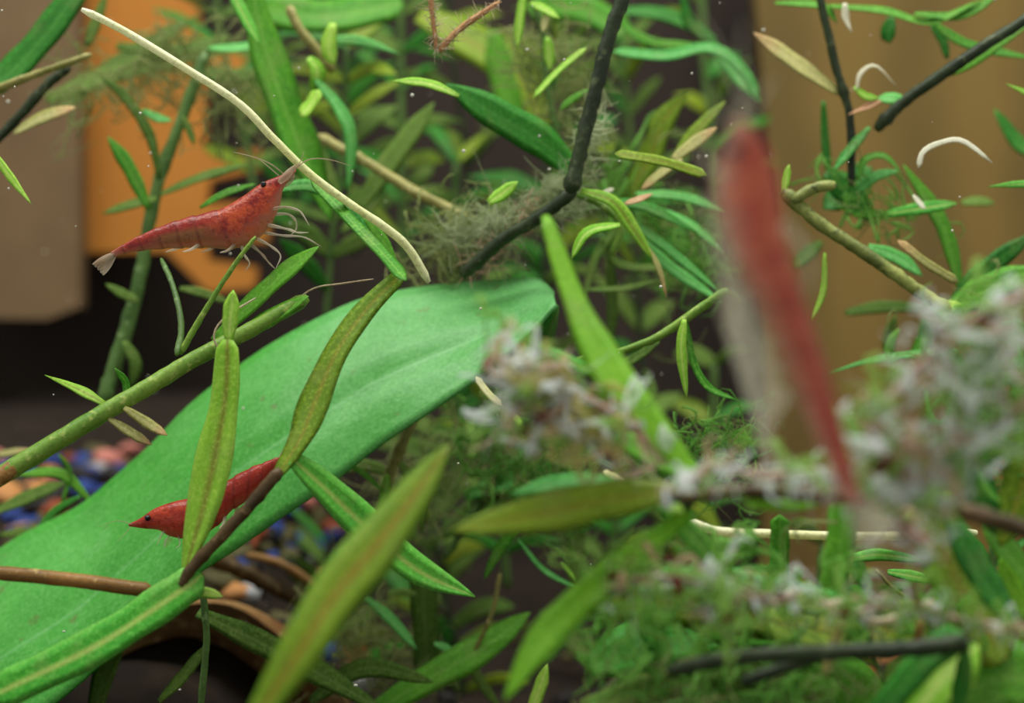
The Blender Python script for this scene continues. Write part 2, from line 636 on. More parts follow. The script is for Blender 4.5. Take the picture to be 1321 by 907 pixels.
for (x_, y_, z_, k_) in ((142, 604, 0.6, 3), (168, 588, 0.5, 3), (150, 616, 0.5, 0), (128, 610, 0.45, 4), (108, 624, 0.7, 0), (108, 642, 0.6, 0), (92, 602, 0.4, 6),
                         (12, 648, 0.8, 2), (44, 642, 0.6, 2), (66, 618, 0.5, 2), (345, 700, 0.7, 0), (385, 712, 0.7, 0), (410, 722, 0.6, 0), (300, 700, 0.4, 4), (370, 728, 0.5, 5)):
    pebble_at(x_, y_, z_, k_)
for _ in range(95):     # dark bed on the right
    d = R.uniform(17.5, 27)
    x = R.uniform(-0.1 * d, 0.32 * d)
    pebble(x, d, R.uniform(0.3, 0.6), R.choices(range(7), (4, 60, 4, 0, 1, 30, 8))[0])

# dome shaped hide with an arched opening towards the camera
hide = empty('cave_hide', P(245, 985, 19.5))
tag(hide, 'brown dome shaped cave hide with dark arched opening on the gravel', 'hide')
HR = px(212, 19.5)
HC = P(252, 975, 19.5)
HV, HF = [], []
nu, nv = 34, 14
for side in (0, 1):
    base = len(HV)
    for j in range(nv):
        yy = -0.35 + 1.35 * j / (nv - 1)
        ring = math.sqrt(max(0.0, 1 - max(0.0, yy) ** 2)) * (1.0 if side == 0 else 0.80)
        if yy < 0:
            ring *= 1 + 0.10 * yy
        for i in range(nu):
            an = math.pi * i / (nu - 1)
            rr = HR * ring * (1 + 0.06 * noise.noise(Vector((math.cos(an) * 2, math.sin(an) * 2, yy * 2))))
            HV.append(HC + Vector((-math.cos(an) * rr, yy * 0.45 * HR * (1.0 if side == 0 else 0.86), math.sin(an) * rr * 0.96)))
            if i and j:
                a = base + j * nu + i
                HF.append((a - nu - 1, a - nu, a, a - 1))
for i in range(1, nu):
    HF.append((i - 1, i, nu * nv + i, nu * nv + i - 1))
mesh_obj('shell', HV, HF, stem_mat('hide_crust', (112, 72, 40), (166, 132, 84), scale=10, transl=0, spots=(190, 160, 112)), hide)
tag(plant('groove_shade', 'dark twig shape standing in for the shaded groove above the cave hide', 'twig', [  # twig shape stands in for the shaded gap between hide and gravel
    ('twig', 'sB', 22, (20.2, 20.6), [(268, 720), (310, 735), (355, 758), (412, 786)], {'rough': 0.5}),
    ('twig', 'sb', 11, 20.4, [(318, 716), (365, 728), (410, 760), (425, 782)], {'rough': 0.5})]), None, None)

# ------------------------------------------------------------------ the broad leaf
U = [(-215, 900), (-190, 850), (-130, 790), (-40, 735), (30, 690), (100, 655), (150, 615), (200, 570), (240, 528), (290, 487), (345, 448), (410, 412), (470, 386),
     (540, 372), (610, 365), (660, 361), (694, 361), (714, 378)]
W = [(-215, 930), (-190, 965), (-130, 995), (-40, 975), (40, 930), (100, 884), (150, 838), (195, 797), (245, 748), (310, 705), (370, 663), (430, 622), (490, 575),
     (545, 538), (600, 500), (645, 466), (686, 430), (717, 394)]
nl, nc = 60, 16
Us, Ws = spline(U, nl), spline(W, nl)
broad = empty('broad_leaf', P(-40, 930, 16.8))
tag(broad, 'large broad smooth green leaf crossing the lower left, under the small shrimp', 'leaf')
m, nt, out = nodes('broad_leaf_green')
tc = N(nt, 'ShaderNodeTexCoord')
sep = N(nt, 'ShaderNodeSeparateXYZ')
nt.links.new(tc.outputs['UV'], sep.inputs[0])
g1 = noise_n(nt, 5.0, 5, tc.outputs['Object'])
g2 = noise_n(nt, 60.0, 3, tc.outputs['Object'])
basec = mixcol(nt, ramp(nt, g1, [(0.35, (0, 0, 0)), (0.65, (1, 1, 1))]), lin((66, 162, 48)), lin((94, 182, 80)))
tip_highlight = ramp(nt, math_n(nt, 'ADD', math_n(nt, 'MULTIPLY', g1, 0.6), math_n(nt, 'MULTIPLY', sep.outputs[1], 0.6)), [(0.55, (0, 0, 0)), (0.95, (1, 1, 1))])  # pale highlight towards the leaf tip, painted into the green
basec = mixcol(nt, math_n(nt, 'MULTIPLY', tip_highlight, 0.55), basec, lin((132, 186, 140)))
voff = math_n(nt, 'ABSOLUTE', math_n(nt, 'SUBTRACT', sep.outputs[0], 0.58))
basec = mixcol(nt, math_n(nt, 'MULTIPLY', ramp(nt, voff, [(0.0, (1, 1, 1)), (0.018, (0, 0, 0))]), 0.35), basec, lin((150, 210, 150)))
wv = N(nt, 'ShaderNodeTexWave')
wv.inputs['Scale'].default_value = 2.6
wv.inputs['Distortion'].default_value = 1.0
nt.links.new(tc.outputs['UV'], wv.inputs[0])
basec = mixcol(nt, math_n(nt, 'MULTIPLY', ramp(nt, wv.outputs['Fac'], [(0.9, (0, 0, 0)), (1.0, (1, 1, 1))]), 0.10), basec, lin((130, 200, 120)))
g3 = noise_n(nt, 14.0, 5, tc.outputs['Object'], 0.7)
basec = mixcol(nt, math_n(nt, 'MULTIPLY', ramp(nt, g3, [(0.46, (0, 0, 0)), (0.68, (1, 1, 1))]), 0.45), basec, lin((52, 138, 44)))
basec = mixcol(nt, math_n(nt, 'MULTIPLY', ramp(nt, g3, [(0.28, (1, 1, 1)), (0.44, (0, 0, 0))]), 0.35), basec, lin((128, 190, 120)))
g4 = noise_n(nt, 230.0, 2, tc.outputs['Object'], 0.7)
basec = mixcol(nt, math_n(nt, 'MULTIPLY', ramp(nt, g4, [(0.5, (0, 0, 0)), (0.7, (1, 1, 1))]), 0.3), basec, lin((140, 204, 120)))
basec = mixcol(nt, math_n(nt, 'MULTIPLY', ramp(nt, g4, [(0.3, (1, 1, 1)), (0.48, (0, 0, 0))]), 0.3), basec, lin((44, 120, 36)))
g5 = noise_n(nt, 38.0, 2, tc.outputs['Object'], 0.5)
basec = mixcol(nt, math_n(nt, 'MULTIPLY', ramp(nt, g5, [(0.68, (0, 0, 0)), (0.74, (1, 1, 1))]), 0.45), basec, lin((110, 96, 60)))
surface(nt, out, basec, 0.42, 0.3, g2, 0.0015)
BROADM = m
V, F, UVS = [], [], []
for i in range(nl):
    t = i / (nl - 1)
    for j in range(nc):
        s = j / (nc - 1)
        x = Us[i][0] + (Ws[i][0] - Us[i][0]) * s
        y = Us[i][1] + (Ws[i][1] - Us[i][1]) * s
        du = 18.5 - 0.1 * t
        dw = 16.7 + 0.4 * t
        d = du + (dw - du) * s
        d += 0.07 * math.exp(-((s - 0.58) / 0.08) ** 2) - 0.22 * math.sin(math.pi * s) + 0.05 * math.sin(t * 7 + s * 3)
        d -= 0.5 * max(0, t - 0.85) / 0.15 * (1 - s)
        V.append(P(x, y, d))
        UVS.append((s, t))
        if i and j:
            a = i * nc + j
            F.append((a - nc - 1, a - nc, a, a - 1))
bl = mesh_obj('blade', V, F, BROADM, broad, UVS)
sm = bl.modifiers.new('thickness', 'SOLIDIFY')
sm.thickness = 0.004
sm.offset = 0
# the lower side of the tip, rolled back under the edge
E1 = [(717, 392), (700, 416), (684, 431), (664, 448), (645, 464), (620, 484)]
E2 = [(716, 404), (712, 432), (702, 452), (684, 468), (660, 480), (632, 490)]
V, F, UVS = [], [], []
e1, e2 = spline(E1, 14), spline(E2, 14)
for i in range(14):
    for j in range(5):
        s = j / 4
        V.append(P(e1[i][0] + (e2[i][0] - e1[i][0]) * s, e1[i][1] + (e2[i][1] - e1[i][1]) * s, 17.2 + 0.55 * s + 0.12 * math.sin(math.pi * s)))
        UVS.append((s, i / 13))
        if i and j:
            a = i * 5 + j
            F.append((a - 6, a - 5, a, a - 1))
fo = mesh_obj('rolled_edge', V, F, MAT['G'], broad, UVS)
sm = fo.modifiers.new('thickness', 'SOLIDIFY')
sm.thickness = 0.004
make_stem('petiole', 'sg', 16, (17.3, 17.5), [(-330, 960), (-270, 935), (-205, 912)], broad, rough=0.1)
make_stem('midrib', 'sg', 7, (17.75, 17.45), [(-40, 868), (60, 800), (180, 712), (300, 625), (450, 545), (580, 482), (640, 452)], broad, w1=2, rough=0.05)


# ------------------------------------------------------------------ shrimps
def shrimp_mat(name, red, deep, orange, pale, a_pale, olive_f=0.0):
    m, nt, out = nodes(name)
    tc = N(nt, 'ShaderNodeTexCoord')
    sep = N(nt, 'ShaderNodeSeparateXYZ')
    nt.links.new(tc.outputs['UV'], sep.inputs[0])
    t, v = sep.outputs[0], sep.outputs[1]
    g = noise_n(nt, 75.0, 6, tc.outputs['Object'], 0.75)
    g2 = noise_n(nt, 230.0, 3, tc.outputs['Object'])
    col = mixcol(nt, ramp(nt, g, [(0.36, (0, 0, 0)), (0.62, (1, 1, 1))]), lin(red), lin(deep))
    # carapace is mottled with orange
    car = ramp(nt, t, [(0.08, (0, 0, 0)), (0.2, (1, 1, 1)), (0.4, (1, 1, 1)), (0.5, (0, 0, 0))])
    col = mixcol(nt, math_n(nt, 'MULTIPLY', math_n(nt, 'MULTIPLY', car, ramp(nt, g, [(0.4, (1, 1, 1)), (0.6, (0, 0, 0))])), 0.8), col, lin(orange))
    # belly side fades to pale
    vent = ramp(nt, math_n(nt, 'ADD', v, math_n(nt, 'MULTIPLY', math_n(nt, 'SUBTRACT', g, 0.5), 0.7)), [(0.6, (0, 0, 0)), (0.9, (1, 1, 1))])
    col = mixcol(nt, math_n(nt, 'MULTIPLY', vent, 0.6), col, lin(pale))
    col = mixcol(nt, math_n(nt, 'MULTIPLY', ramp(nt, g2, [(0.6, (0, 0, 0)), (0.7, (1, 1, 1))]), 0.35), col, lin((214, 130, 100)))
    abd = ramp(nt, t, [(0.42, (0, 0, 0)), (0.5, (1, 1, 1)), (0.68, (1, 1, 1)), (0.78, (0, 0, 0))])
    mid = ramp(nt, v, [(0.3, (0, 0, 0)), (0.5, (1, 1, 1)), (0.75, (1, 1, 1)), (0.88, (0, 0, 0))])
    col = mixcol(nt, math_n(nt, 'MULTIPLY', math_n(nt, 'MULTIPLY', abd, mid), olive_f), col, lin((150, 104, 56)))
    col = mixcol(nt, math_n(nt, 'MULTIPLY', ramp(nt, g2, [(0.3, (1, 1, 1)), (0.42, (0, 0, 0))]), 0.5), col, lin(tuple(int(q * 0.6) for q in deep)))
    sg = math_n(nt, 'FRACT', math_n(nt, 'MULTIPLY', math_n(nt, 'SUBTRACT', t, 0.42), 6.0 / 0.58))
    sgf = math_n(nt, 'MULTIPLY', ramp(nt, sg, [(0.0, (1, 1, 1)), (0.16, (0, 0, 0)), (0.9, (0, 0, 0)), (1.0, (1, 1, 1))]), math_n(nt, 'GREATER_THAN', t, 0.41))
    col = mixcol(nt, math_n(nt, 'MULTIPLY', sgf, 0.45), col, lin(tuple(int(q * 0.7) for q in deep)))
    tipf = ramp(nt, t, [(0.0, (1, 1, 1)), (0.1, (0, 0, 0)), (0.9, (0, 0, 0)), (1.0, (1, 1, 1))])
    col = mixcol(nt, math_n(nt, 'MULTIPLY', tipf, 0.5), col, lin(pale))
    al = math_n(nt, 'SUBTRACT', 1.0, math_n(nt, 'MULTIPLY', vent, a_pale))
    surface(nt, out, col, 0.32, 0.35, g2, 0.0015, al, spec=0.5)
    return m


PALE = wisp_mat('shrimp_limb_pale', (176, 150, 124), (214, 202, 186), 0.55)
m, nt, out = nodes('shrimp_eye_black')
tc = N(nt, 'ShaderNodeTexCoord')
surface(nt, out, mixcol(nt, noise_n(nt, 40, 2, tc.outputs['Object']), (0.004, 0.004, 0.006, 1), (0.02, 0.015, 0.02, 1)), 0.15, 0.0)
EYEM = m


def shrimp(label, D, Vn, d, mat, eye, eye_r, legs, antennae, swim, fan, limb=None, limb_w=2.2, limb_mat=None, scales=(), swim_k=2.6):
    limb_mat = limb_mat or PALE
    ds = d if isinstance(d, (tuple, list)) else (d, d)
    c0 = P((D[5][0] + Vn[5][0]) / 2, Vn[5][1], (ds[0] + ds[-1]) / 2)
    e = empty('shrimp', c0)
    tag(e, label, 'shrimp', 'red cherry coloured shrimps')
    n, seg = 64, 22
    dd, vv = spline(D, n), spline(Vn, n)
    VV, FF, UV = [], [], []
    for i in range(n):
        t = i / (n - 1)
        dep = ds[0] + (ds[-1] - ds[0]) * t
        a, b = P(*dd[i], dep), P(*vv[i], dep)
        c = (a + b) / 2
        up = (a - b) / 2
        hh = up.length
        hw = hh * (0.62 if t < 0.42 else 0.62 - 0.1 * (t - 0.42))
        ridge = 1.0
        if t > 0.42:      # overlapping plates of the abdomen
            f = ((t - 0.42) / 0.58 * 6.0) % 1.0
            ridge = 1.05 - 0.09 * f
        elif t > 0.40:
            ridge = 0.97
        for k in range(seg):
            an = 2 * math.pi * k / seg
            q = c + up * (math.cos(an) * ridge) + Vector((0, 1, 0)) * (math.sin(an) * hw * ridge)
            VV.append(q)
            UV.append((t, abs(1 - abs(k / seg * 2 - 1) - 0) if False else (1 - math.cos(an)) / 2))
        if i:
            o_, p_ = i * seg, (i - 1) * seg
            for k in range(seg):
                k2 = (k + 1) % seg
                FF.append((p_ + k, p_ + k2, o_ + k2, o_ + k))
    FF.append(tuple(range(seg - 1, -1, -1)))
    FF.append(tuple(range((n - 1) * seg, n * seg)))
    mesh_obj('body', VV, FF, mat, e, UV)
    # eyes on both sides of the head
    for s in (-1, 1):
        cpt = P(eye[0], eye[1], ds[0]) + Vector((0, s * px(eye_r * 2.1, ds[0]), 0))
        bm = bmesh.new()
        bmesh.ops.create_uvsphere(bm, u_segments=12, v_segments=8, radius=px(eye_r, ds[0]))
        vs = [cpt + v.co * (1 + 0.2 * (v.co.z > 0)) for v in bm.verts]
        fs = [tuple(v.index for v in f.verts) for f in bm.faces]
        bm.free()
        mesh_obj('eye', vs, fs, EYEM, e)
    for nm, lst, w in (('walking_leg', legs, limb_w), ('antenna', antennae, limb_w * 0.55), ('swimmeret', swim, limb_w * swim_k)):
        for q, pts in enumerate(lst):
            off = ((q % 2) * 2 - 1) * 0.14 * (ds[0] / 16)
            C = path3(pts, [ds[0] + off * 0.4, ds[0] + off, ds[0] + off * 1.5], 14)
            if nm == 'swimmeret':
                tt = (q + 0.5) / max(1, len(lst))
                sh = Vector((0, (ds[-1] - ds[0]) * 0.1 * (0.45 + 0.4 * tt), 0))
                C = [c + sh for c in C]
            rad = [px(w, ds[0]) * 0.5 * (1 - 0.75 * i / 13) * (1 + (0.25 * math.sin(i * 1.4) if nm == 'walking_leg' else 0)) for i in range(14)]
            v, f, u = tube(C, rad, 6)
            mesh_obj(nm, v, f, limb_mat, e)
    for q, pts in enumerate(scales):     # pale antennal scales beside the rostrum
        C = path3(pts, ds[0] + (q * 2 - 1) * 0.1, 10)
        v, f, u = tube(C, [px(limb_w * 2.4, ds[0]) * 0.5 * math.sin(math.pi * (0.2 + 0.75 * i / 9)) for i in range(10)], 8)
        mesh_obj('antennal_scale', v, f, limb_mat, e)
    # tail fan: a telson and four blades
    (fx0, fy0), (fx1, fy1), fw = fan
    L = Vector((fx1 - fx0, fy1 - fy0))
    nrm = Vector((-L.y, L.x)).normalized()
    for q, (ang, dz) in enumerate(((0, 0), (0.5, -0.06), (-0.5, 0.06), (0.9, -0.1), (-0.9, 0.1))):
        VV, FF, UV = [], [], []
        for i in range(8):
            t = i / 7
            hw = fw * 0.22 * math.sin(math.pi * (0.15 + 0.8 * t)) ** 0.7
            cx = fx0 + L.x * t + nrm.x * ang * fw * 0.5 * t
            cy = fy0 + L.y * t + nrm.y * ang * fw * 0.5 * t
            for s in (-1, 0, 1):
                VV.append(P(cx + nrm.x * hw * s, cy + nrm.y * hw * s, ds[-1] + dz * t - 0.02 * (s == 0)))
        nn = len(VV)
        VV += [v + Vector((0, 0.0015, 0)) for v in VV]
        for i in range(7):
            for s in range(2):
                a = i * 3 + s
                FF.append((a, a + 1, a + 4, a + 3))
                FF.append((nn + a + 3, nn + a + 4, nn + a + 1, nn + a))
        if q == 0:
            telson = mesh_obj('tail_fan', VV, FF, limb_mat, e)
        else:
            u_ = mesh_obj('uropod', VV, FF, limb_mat, e)
            u_.parent = telson
    return e


RED_A = shrimp_mat('shrimp_red', (178, 56, 44), (140, 32, 30), (214, 92, 44), (216, 158, 130), 0.25, 0.8)
RED_B = shrimp_mat('shrimp_red_dense', (190, 58, 40), (160, 40, 32), (210, 76, 44), (200, 116, 90), 0.1)
RED_C = shrimp_mat('shrimp_red_near', (196, 104, 82), (168, 62, 50), (206, 116, 76), (214, 186, 168), 0.45, 0.25)

shrimp('orange red shrimp swimming above the broad leaf, head to the right',
       [(381, 217), (362, 226), (338, 236), (312, 254), (285, 269), (255, 277), (230, 284), (205, 293), (180, 304), (158, 316), (143, 325)],
       [(382, 221), (366, 243), (360, 268), (342, 300), (310, 320), (268, 320), (240, 320), (214, 321), (188, 323), (163, 327), (147, 332)],
       16.0, RED_A, (341, 239), 3.6,
       [[(350, 270), (368, 267), (384, 271), (390, 276), (399, 291)], [(350, 277), (370, 276), (381, 284), (382, 296), (374, 304)],
        [(346, 290), (372, 296), (384, 300), (398, 300)], [(340, 300), (366, 304), (392, 306), (414, 318)],
        [(332, 308), (350, 318), (362, 330), (356, 346)], [(322, 314), (338, 328), (346, 338), (356, 348)],
        [(312, 318), (316, 330), (322, 340), (316, 350)]],
       [[(376, 222), (398, 206), (425, 206), (452, 214)], [(370, 228), (350, 212), (325, 202), (300, 196)],
        [(378, 220), (388, 208), (392, 196)], [(366, 232), (345, 214), (335, 206)]],
       [[(302, 316), (294, 323), (284, 326)], [(280, 316), (270, 322), (260, 325)], [(256, 316), (246, 322), (236, 325)], [(234, 317), (224, 322), (214, 325)]],
       ((148, 327), (126, 348), 20), limb_w=4.2, swim_k=1.3, scales=[[(360, 236), (372, 224), (381, 213)], [(366, 240), (375, 230), (379, 222)]])
shrimp('small dense red shrimp resting on the broad leaf, half hidden by a stem',
       [(166, 676), (182, 668), (200, 656), (225, 647), (255, 640), (280, 628), (300, 616), (322, 604), (340, 597), (352, 592), (361, 589)],
       [(166, 679), (186, 682), (205, 684), (220, 692), (247, 695), (276, 682), (300, 658), (318, 647), (336, 630), (350, 612), (362, 598)],
       16.3, RED_B, (192, 668), 3.6,
       [[(212, 685), (206, 695), (203, 703)], [(220, 690), (213, 698), (212, 707)], [(230, 692), (232, 702), (226, 708)]],
       [[(170, 676), (150, 672), (128, 680)], [(170, 678), (160, 690), (150, 700)]],
       [[(290, 668), (288, 676), (283, 682)], [(306, 655), (303, 664), (299, 668)]],
       ((360, 593), (384, 580), 22))
shrimp('large blurred red shrimp hanging head up close to the front glass',
       [(958, 150), (986, 186), (1003, 230), (1010, 280), (1018, 325), (1036, 385), (1056, 445), (1074, 505), (1090, 562), (1103, 610), (1112, 650)],
       [(950, 152), (932, 190), (922, 235), (928, 290), (944, 335), (974, 390), (1000, 445), (1026, 505), (1050, 562), (1072, 612), (1092, 652)],
       (9.0, 9.8), RED_C, (948, 196), 8,
       [[(930, 230), (915, 215), (905, 190), (912, 165)], [(928, 250), (912, 262), (915, 300), (925, 330)], [(932, 280), (920, 310), (930, 360), (945, 390)],
        [(938, 300), (930, 350), (945, 400), (955, 430)], [(945, 320), (940, 370), (955, 420), (970, 450)], [(1008, 290), (1030, 310), (1045, 340), (1040, 380)]],
       [[(954, 156), (950, 110), (925, 60), (900, 20)], [(956, 156), (965, 110), (955, 70), (960, 30)], [(960, 160), (985, 120), (1000, 100)], [(948, 165), (925, 140), (915, 120)]],
       [[(965, 350), (950, 400), (962, 450)], [(978, 375), (960, 425), (974, 480)], [(992, 405), (972, 455), (985, 510)], [(1006, 435), (984, 490), (998, 545)], [(1020, 470), (998, 525), (1010, 580)], [(1034, 505), (1010, 560), (1024, 615)]],
       ((1102, 645), (1138, 700), 60), limb_w=13, limb_mat=wisp_mat('shrimp_limb_near', (196, 188, 160), (212, 208, 190), 0.27))

# ------------------------------------------------------------------ plants
plant('runner_stem', 'long cream coloured bare stem slanting across the upper left', 'stem', [
    ('stem', 'sP', 10, (15.6, 16.6), [(105, 12), (160, 40), (250, 95), (310, 135), (352, 178), (400, 225), (450, 262), (500, 296), (528, 322), (553, 364)], {'w1': 12, 'rough': 0.1})])

plant('water_plant', 'sharp green stem rising from the left edge with a bright upright leaf', 'plant', [
    ('stem', 'sg', 26, (15.2, 15.9), [(-12, 622), (60, 578), (130, 535), (190, 500), (250, 464), (330, 422), (397, 384)], {'w1': 20, 'rough': 0.12}),
    ('stem', 'sb', 25, (15.15, 15.3), [(-16, 625), (10, 609), (38, 592)], {'rough': 0.15}),
    ('leaf', 'g', 26, 15.9, [(275, 440), (330, 386), (375, 346), (411, 318)], {'tilt': 35}),
    ('leaf', 'g', 22, 15.8, [(300, 440), (345, 412), (398, 382)], {'tilt': 35}),
    ('stem', 'sg', 9, 15.8, [(232, 457), (262, 405), (300, 345), (330, 305)], {'w1': 5}),
    ('stem', 'sk', 9, (15.7, 16.8), [(228, 458), (234, 420), (224, 372), (208, 334)], {'w1': 7}),
    ('leaf', 'Y', 11, 15.6, [(136, 522), (100, 502), (58, 484)], {'shape': 'spear'}),
    ('leaf', 'g', 12, 15.6, [(160, 520), (163, 495), (148, 475)], {}),
    ('leaf', 't', 12, 15.4, [(140, 540), (172, 560), (196, 574)], {}),
    ('leaf', 't', 13, 15.4, [(160, 526), (190, 546), (216, 562)], {}),
    ('bud', 'y', 22, 15.2, [(295, 442), (298, 405), (301, 374)], {'tilt': 15}),
    ('leaf', 'Y', 52, (15.2, 14.9), [(294, 438), (291, 510), (279, 580), (262, 655), (236, 745)], {'tilt': 20, 'shape': 'lance'}),
    ('filament', 'hair', 2.5, 15.6, [(282, 452), (276, 432), (290, 410), (330, 384)], {}),
    ('filament', 'hair', 2.2, 16.0, [(375, 392), (405, 372), (440, 366), (482, 360)], {}),
])
plant('water_plant', 'olive leaf and brown stem crossing the broad leaf diagonally', 'plant', [
    ('leaf', 'g', 15, (16.6, 15.2), [(400, 228), (452, 284), (492, 325), (524, 362)], {'shape': 'strap'}),
    ('leaf', 'o', 40, (15.6, 14.8), [(520, 352), (472, 400), (434, 455), (406, 520), (385, 570), (345, 632)], {'shape': 'lance', 'tilt': 25}),
    ('stem', 'sB', 17, 14.8, [(362, 606), (312, 664), (252, 728), (232, 758)], {'w1': 15}),
    ('leaf', 'm', 42, (14.9, 15.3), [(378, 592), (422, 632), (475, 682), (540, 736), (613, 770)], {'tilt': 30, 'fold': 0.35}),
    ('leaf', 'm', 48, (14.8, 14.4), [(262, 742), (195, 788), (115, 838), (-20, 902)], {'tilt': 20, 'shape': 'strap'}),
    ('stem', 'sb', 19, 14.9, [(-14, 738), (90, 748), (196, 762)], {'rough': 0.1}),
    ('node', 'sg', 17, 14.85, [(214, 770), (240, 758), (262, 750)], {}),
    ('stem', 'sk', 9, 16.5, [(262, 765), (266, 830), (258, 920)], {}),
    ('leaf', 'y', 14, 14.9, [(240, 768), (262, 764), (288, 770)], {}),
])
plant('water_plant', 'dull green leaves drooping in front of the cave hide', 'plant', [
    ('leaf', 'k', 30, (16.8, 17.6), [(255, 790), (330, 826), (410, 868), (500, 920)], {}),
    ('leaf', 'k', 30, 17.5, [(120, 930), (135, 868), (160, 825)], {}),
    ('leaf', 'k', 24, 17.8, [(400, 905), (470, 862), (560, 880)], {}),
    ('leaf', 'k', 16, 17.0, [(205, 905), (240, 868), (268, 830)], {}),
])
# near, out of focus olive leaf
plant('near_leaf', 'wide blurred olive leaf with brown rib close to the camera at bottom', 'leaf', [
    ('leaf', 'O', 70, (11.2, 12.2), [(325, 935), (390, 835), (432, 768), (482, 708), (532, 642), (580, 572)], {'tilt': 22, 'shape': 'leaf'})])

plant('water_plant', 'hazy green plant standing against the orange panel', 'plant', [
    ('stem', 'sk', 14, (20, 19.2), [(266, 66), (236, 150), (206, 230), (190, 300), (182, 350), (165, 420), (145, 480), (134, 520)], {'w1': 20, 'rough': 0.4}),
    ('leaf', 'g', 18, 19.2, [(192, 270), (166, 216), (139, 176)], {}),
    ('leaf', 'k', 13, 19.6, [(206, 232), (192, 172), (158, 122), (128, 98)], {}),
    ('leaf', 'e', 12, 19.4, [(184, 142), (202, 152), (222, 156)], {}),
    ('leaf', 'k', 9, 19.6, [(236, 150), (244, 168), (251, 188)], {}),
    ('leaf', 'k', 13, 19.6, [(205, 252), (262, 228), (322, 212)], {}),
    ('leaf', 'k', 14, 19.5, [(202, 256), (170, 264), (132, 276)], {}),
    ('leaf', 'k', 12, 19.3, [(178, 388), (160, 380), (136, 366)], {}),
    ('leaf', 'g', 10, 18.0, [(258, 268), (290, 250), (330, 237)], {}),
    ('leaf', 'k', 14, 19.2, [(160, 440), (175, 470), (168, 500)], {}),
    ('leaf', 'k', 12, 19.0, [(232, 372), (262, 378), (300, 392)], {}),
])
plant('water_plant', 'dark and pale stems with a deep green blade in the top left corner', 'plant', [
    ('leaf', 'G', 44, 19, [(110, -25), (66, 36), (24, 84), (-14, 116)], {'shape': 'strap'}),
    ('stem', 'so', 11, 18.2, [(-12, 118), (40, 98), (80, 84), (118, 70)], {'w1': 8}),
    ('stem', 'sd', 13, 18.6, [(-12, 188), (25, 150), (60, 110), (90, 86)], {}),
    ('leaf', 't', 20, 18.4, [(18, 172), (55, 152), (98, 138)], {}),
    ('leaf', 'k', 34, 21, [(60, 130), (130, 102), (220, 76), (310, 62)], {}),
    ('leaf', 'k', 26, 21.5, [(70, 150), (150, 84), (260, 18)], {}),
    ('leaf', 'k', 16, 20, [(112, 60), (124, 30), (138, -10)], {}),
    ('leaf', 'e', 15, 20, [(268, 62), (310, 62), (352, 52)], {}),
    ('leaf', 'k', 20, 20.5, [(240, 92), (300, 98), (352, 92)], {}),
    ('leaf', 'k', 22, 21, [(150, 60), (230, 66), (300, 46)], {}),
])
plant('loose_leaf', 'short yellow leaf tip poking in from the left edge', 'leaf', [
    ('leaf', 'y', 11, 16.4, [(-14, 190), (16, 232), (41, 264)], {'shape': 'spear'})])
plant('water_plant', 'green leafy plant hanging down at top left of centre', 'plant', [
    ('leaf', 'g', 44, 19, [(322, -25), (342, 60), (368, 140), (398, 215), (428, 285)], {'shape': 'leaf'}),
    ('leaf', 'm', 16, 18.6, [(292, -25), (312, 15), (336, 60)], {}),
    ('leaf', 'g', 50, 21.5, [(330, 10), (420, 22), (520, 4)], {'shape': 'strap'}),
    ('leaf', 'e', 14, 19.5, [(415, 50), (470, 54), (516, 70)], {'shape': 'spear'}),
    ('leaf', 'y', 22, 19, [(430, 30), (424, 60), (432, 84)], {}),
    ('leaf', 'y', 18, 19, [(398, 74), (410, 92), (402, 118)], {}),
    ('leaf', 'y', 20, 18.5, [(412, 116), (402, 134), (388, 150)], {'shape': 'strap'}),
    ('stem', 'so', 13, 19.5, [(372, 8), (385, 35), (412, 68), (430, 92)], {}),
    ('leaf', 'e', 17, 19, [(406, 102), (436, 138), (452, 178), (449, 248)], {}),
    ('leaf', 'k', 18, 20, [(392, 150), (412, 200), (440, 255)], {}),
    ('leaf', 'G', 22, 20, [(372, 140), (398, 200), (420, 262)], {}),
])
plant('water_plant', 'tan ribbed stem with dull green blades right of the left shrimp', 'plant', [
    ('stem', 'so', 15, (19.6, 18.8), [(410, 176), (470, 208), (540, 250), (613, 285)], {'w1': 13}),
    ('leaf', 'k', 30, 20.5, [(462, 272), (492, 226), (528, 176), (560, 132)], {}),
    ('leaf', 'e', 18, 17.6, [(352, 246), (400, 240), (445, 266), (486, 318)], {}),
    ('leaf', 'g', 14, 17.2, [(470, 280), (490, 305), (512, 340)], {}),
    ('leaf', 'k', 20, 21, [(440, 300), (478, 262), (500, 220)], {}),
])
plant('water_plant', 'long yellow tipped leaf with broad deep green base above centre', 'plant', [
    ('leaf', 'G', 46, (18.6, 18.0), [(745, 228), (700, 184), (640, 148), (575, 108)], {}),
    ('leaf', 'y', 13, 17.2, [(592, 124), (552, 108), (506, 104)], {}),
    ('leaf', 'o', 60, 23, [(540, 20), (610, 56), (672, 100), (706, 180)], {}),
    ('leaf', 'g', 36, 22.5, [(636, 40), (648, 100), (672, 180)], {}),
])
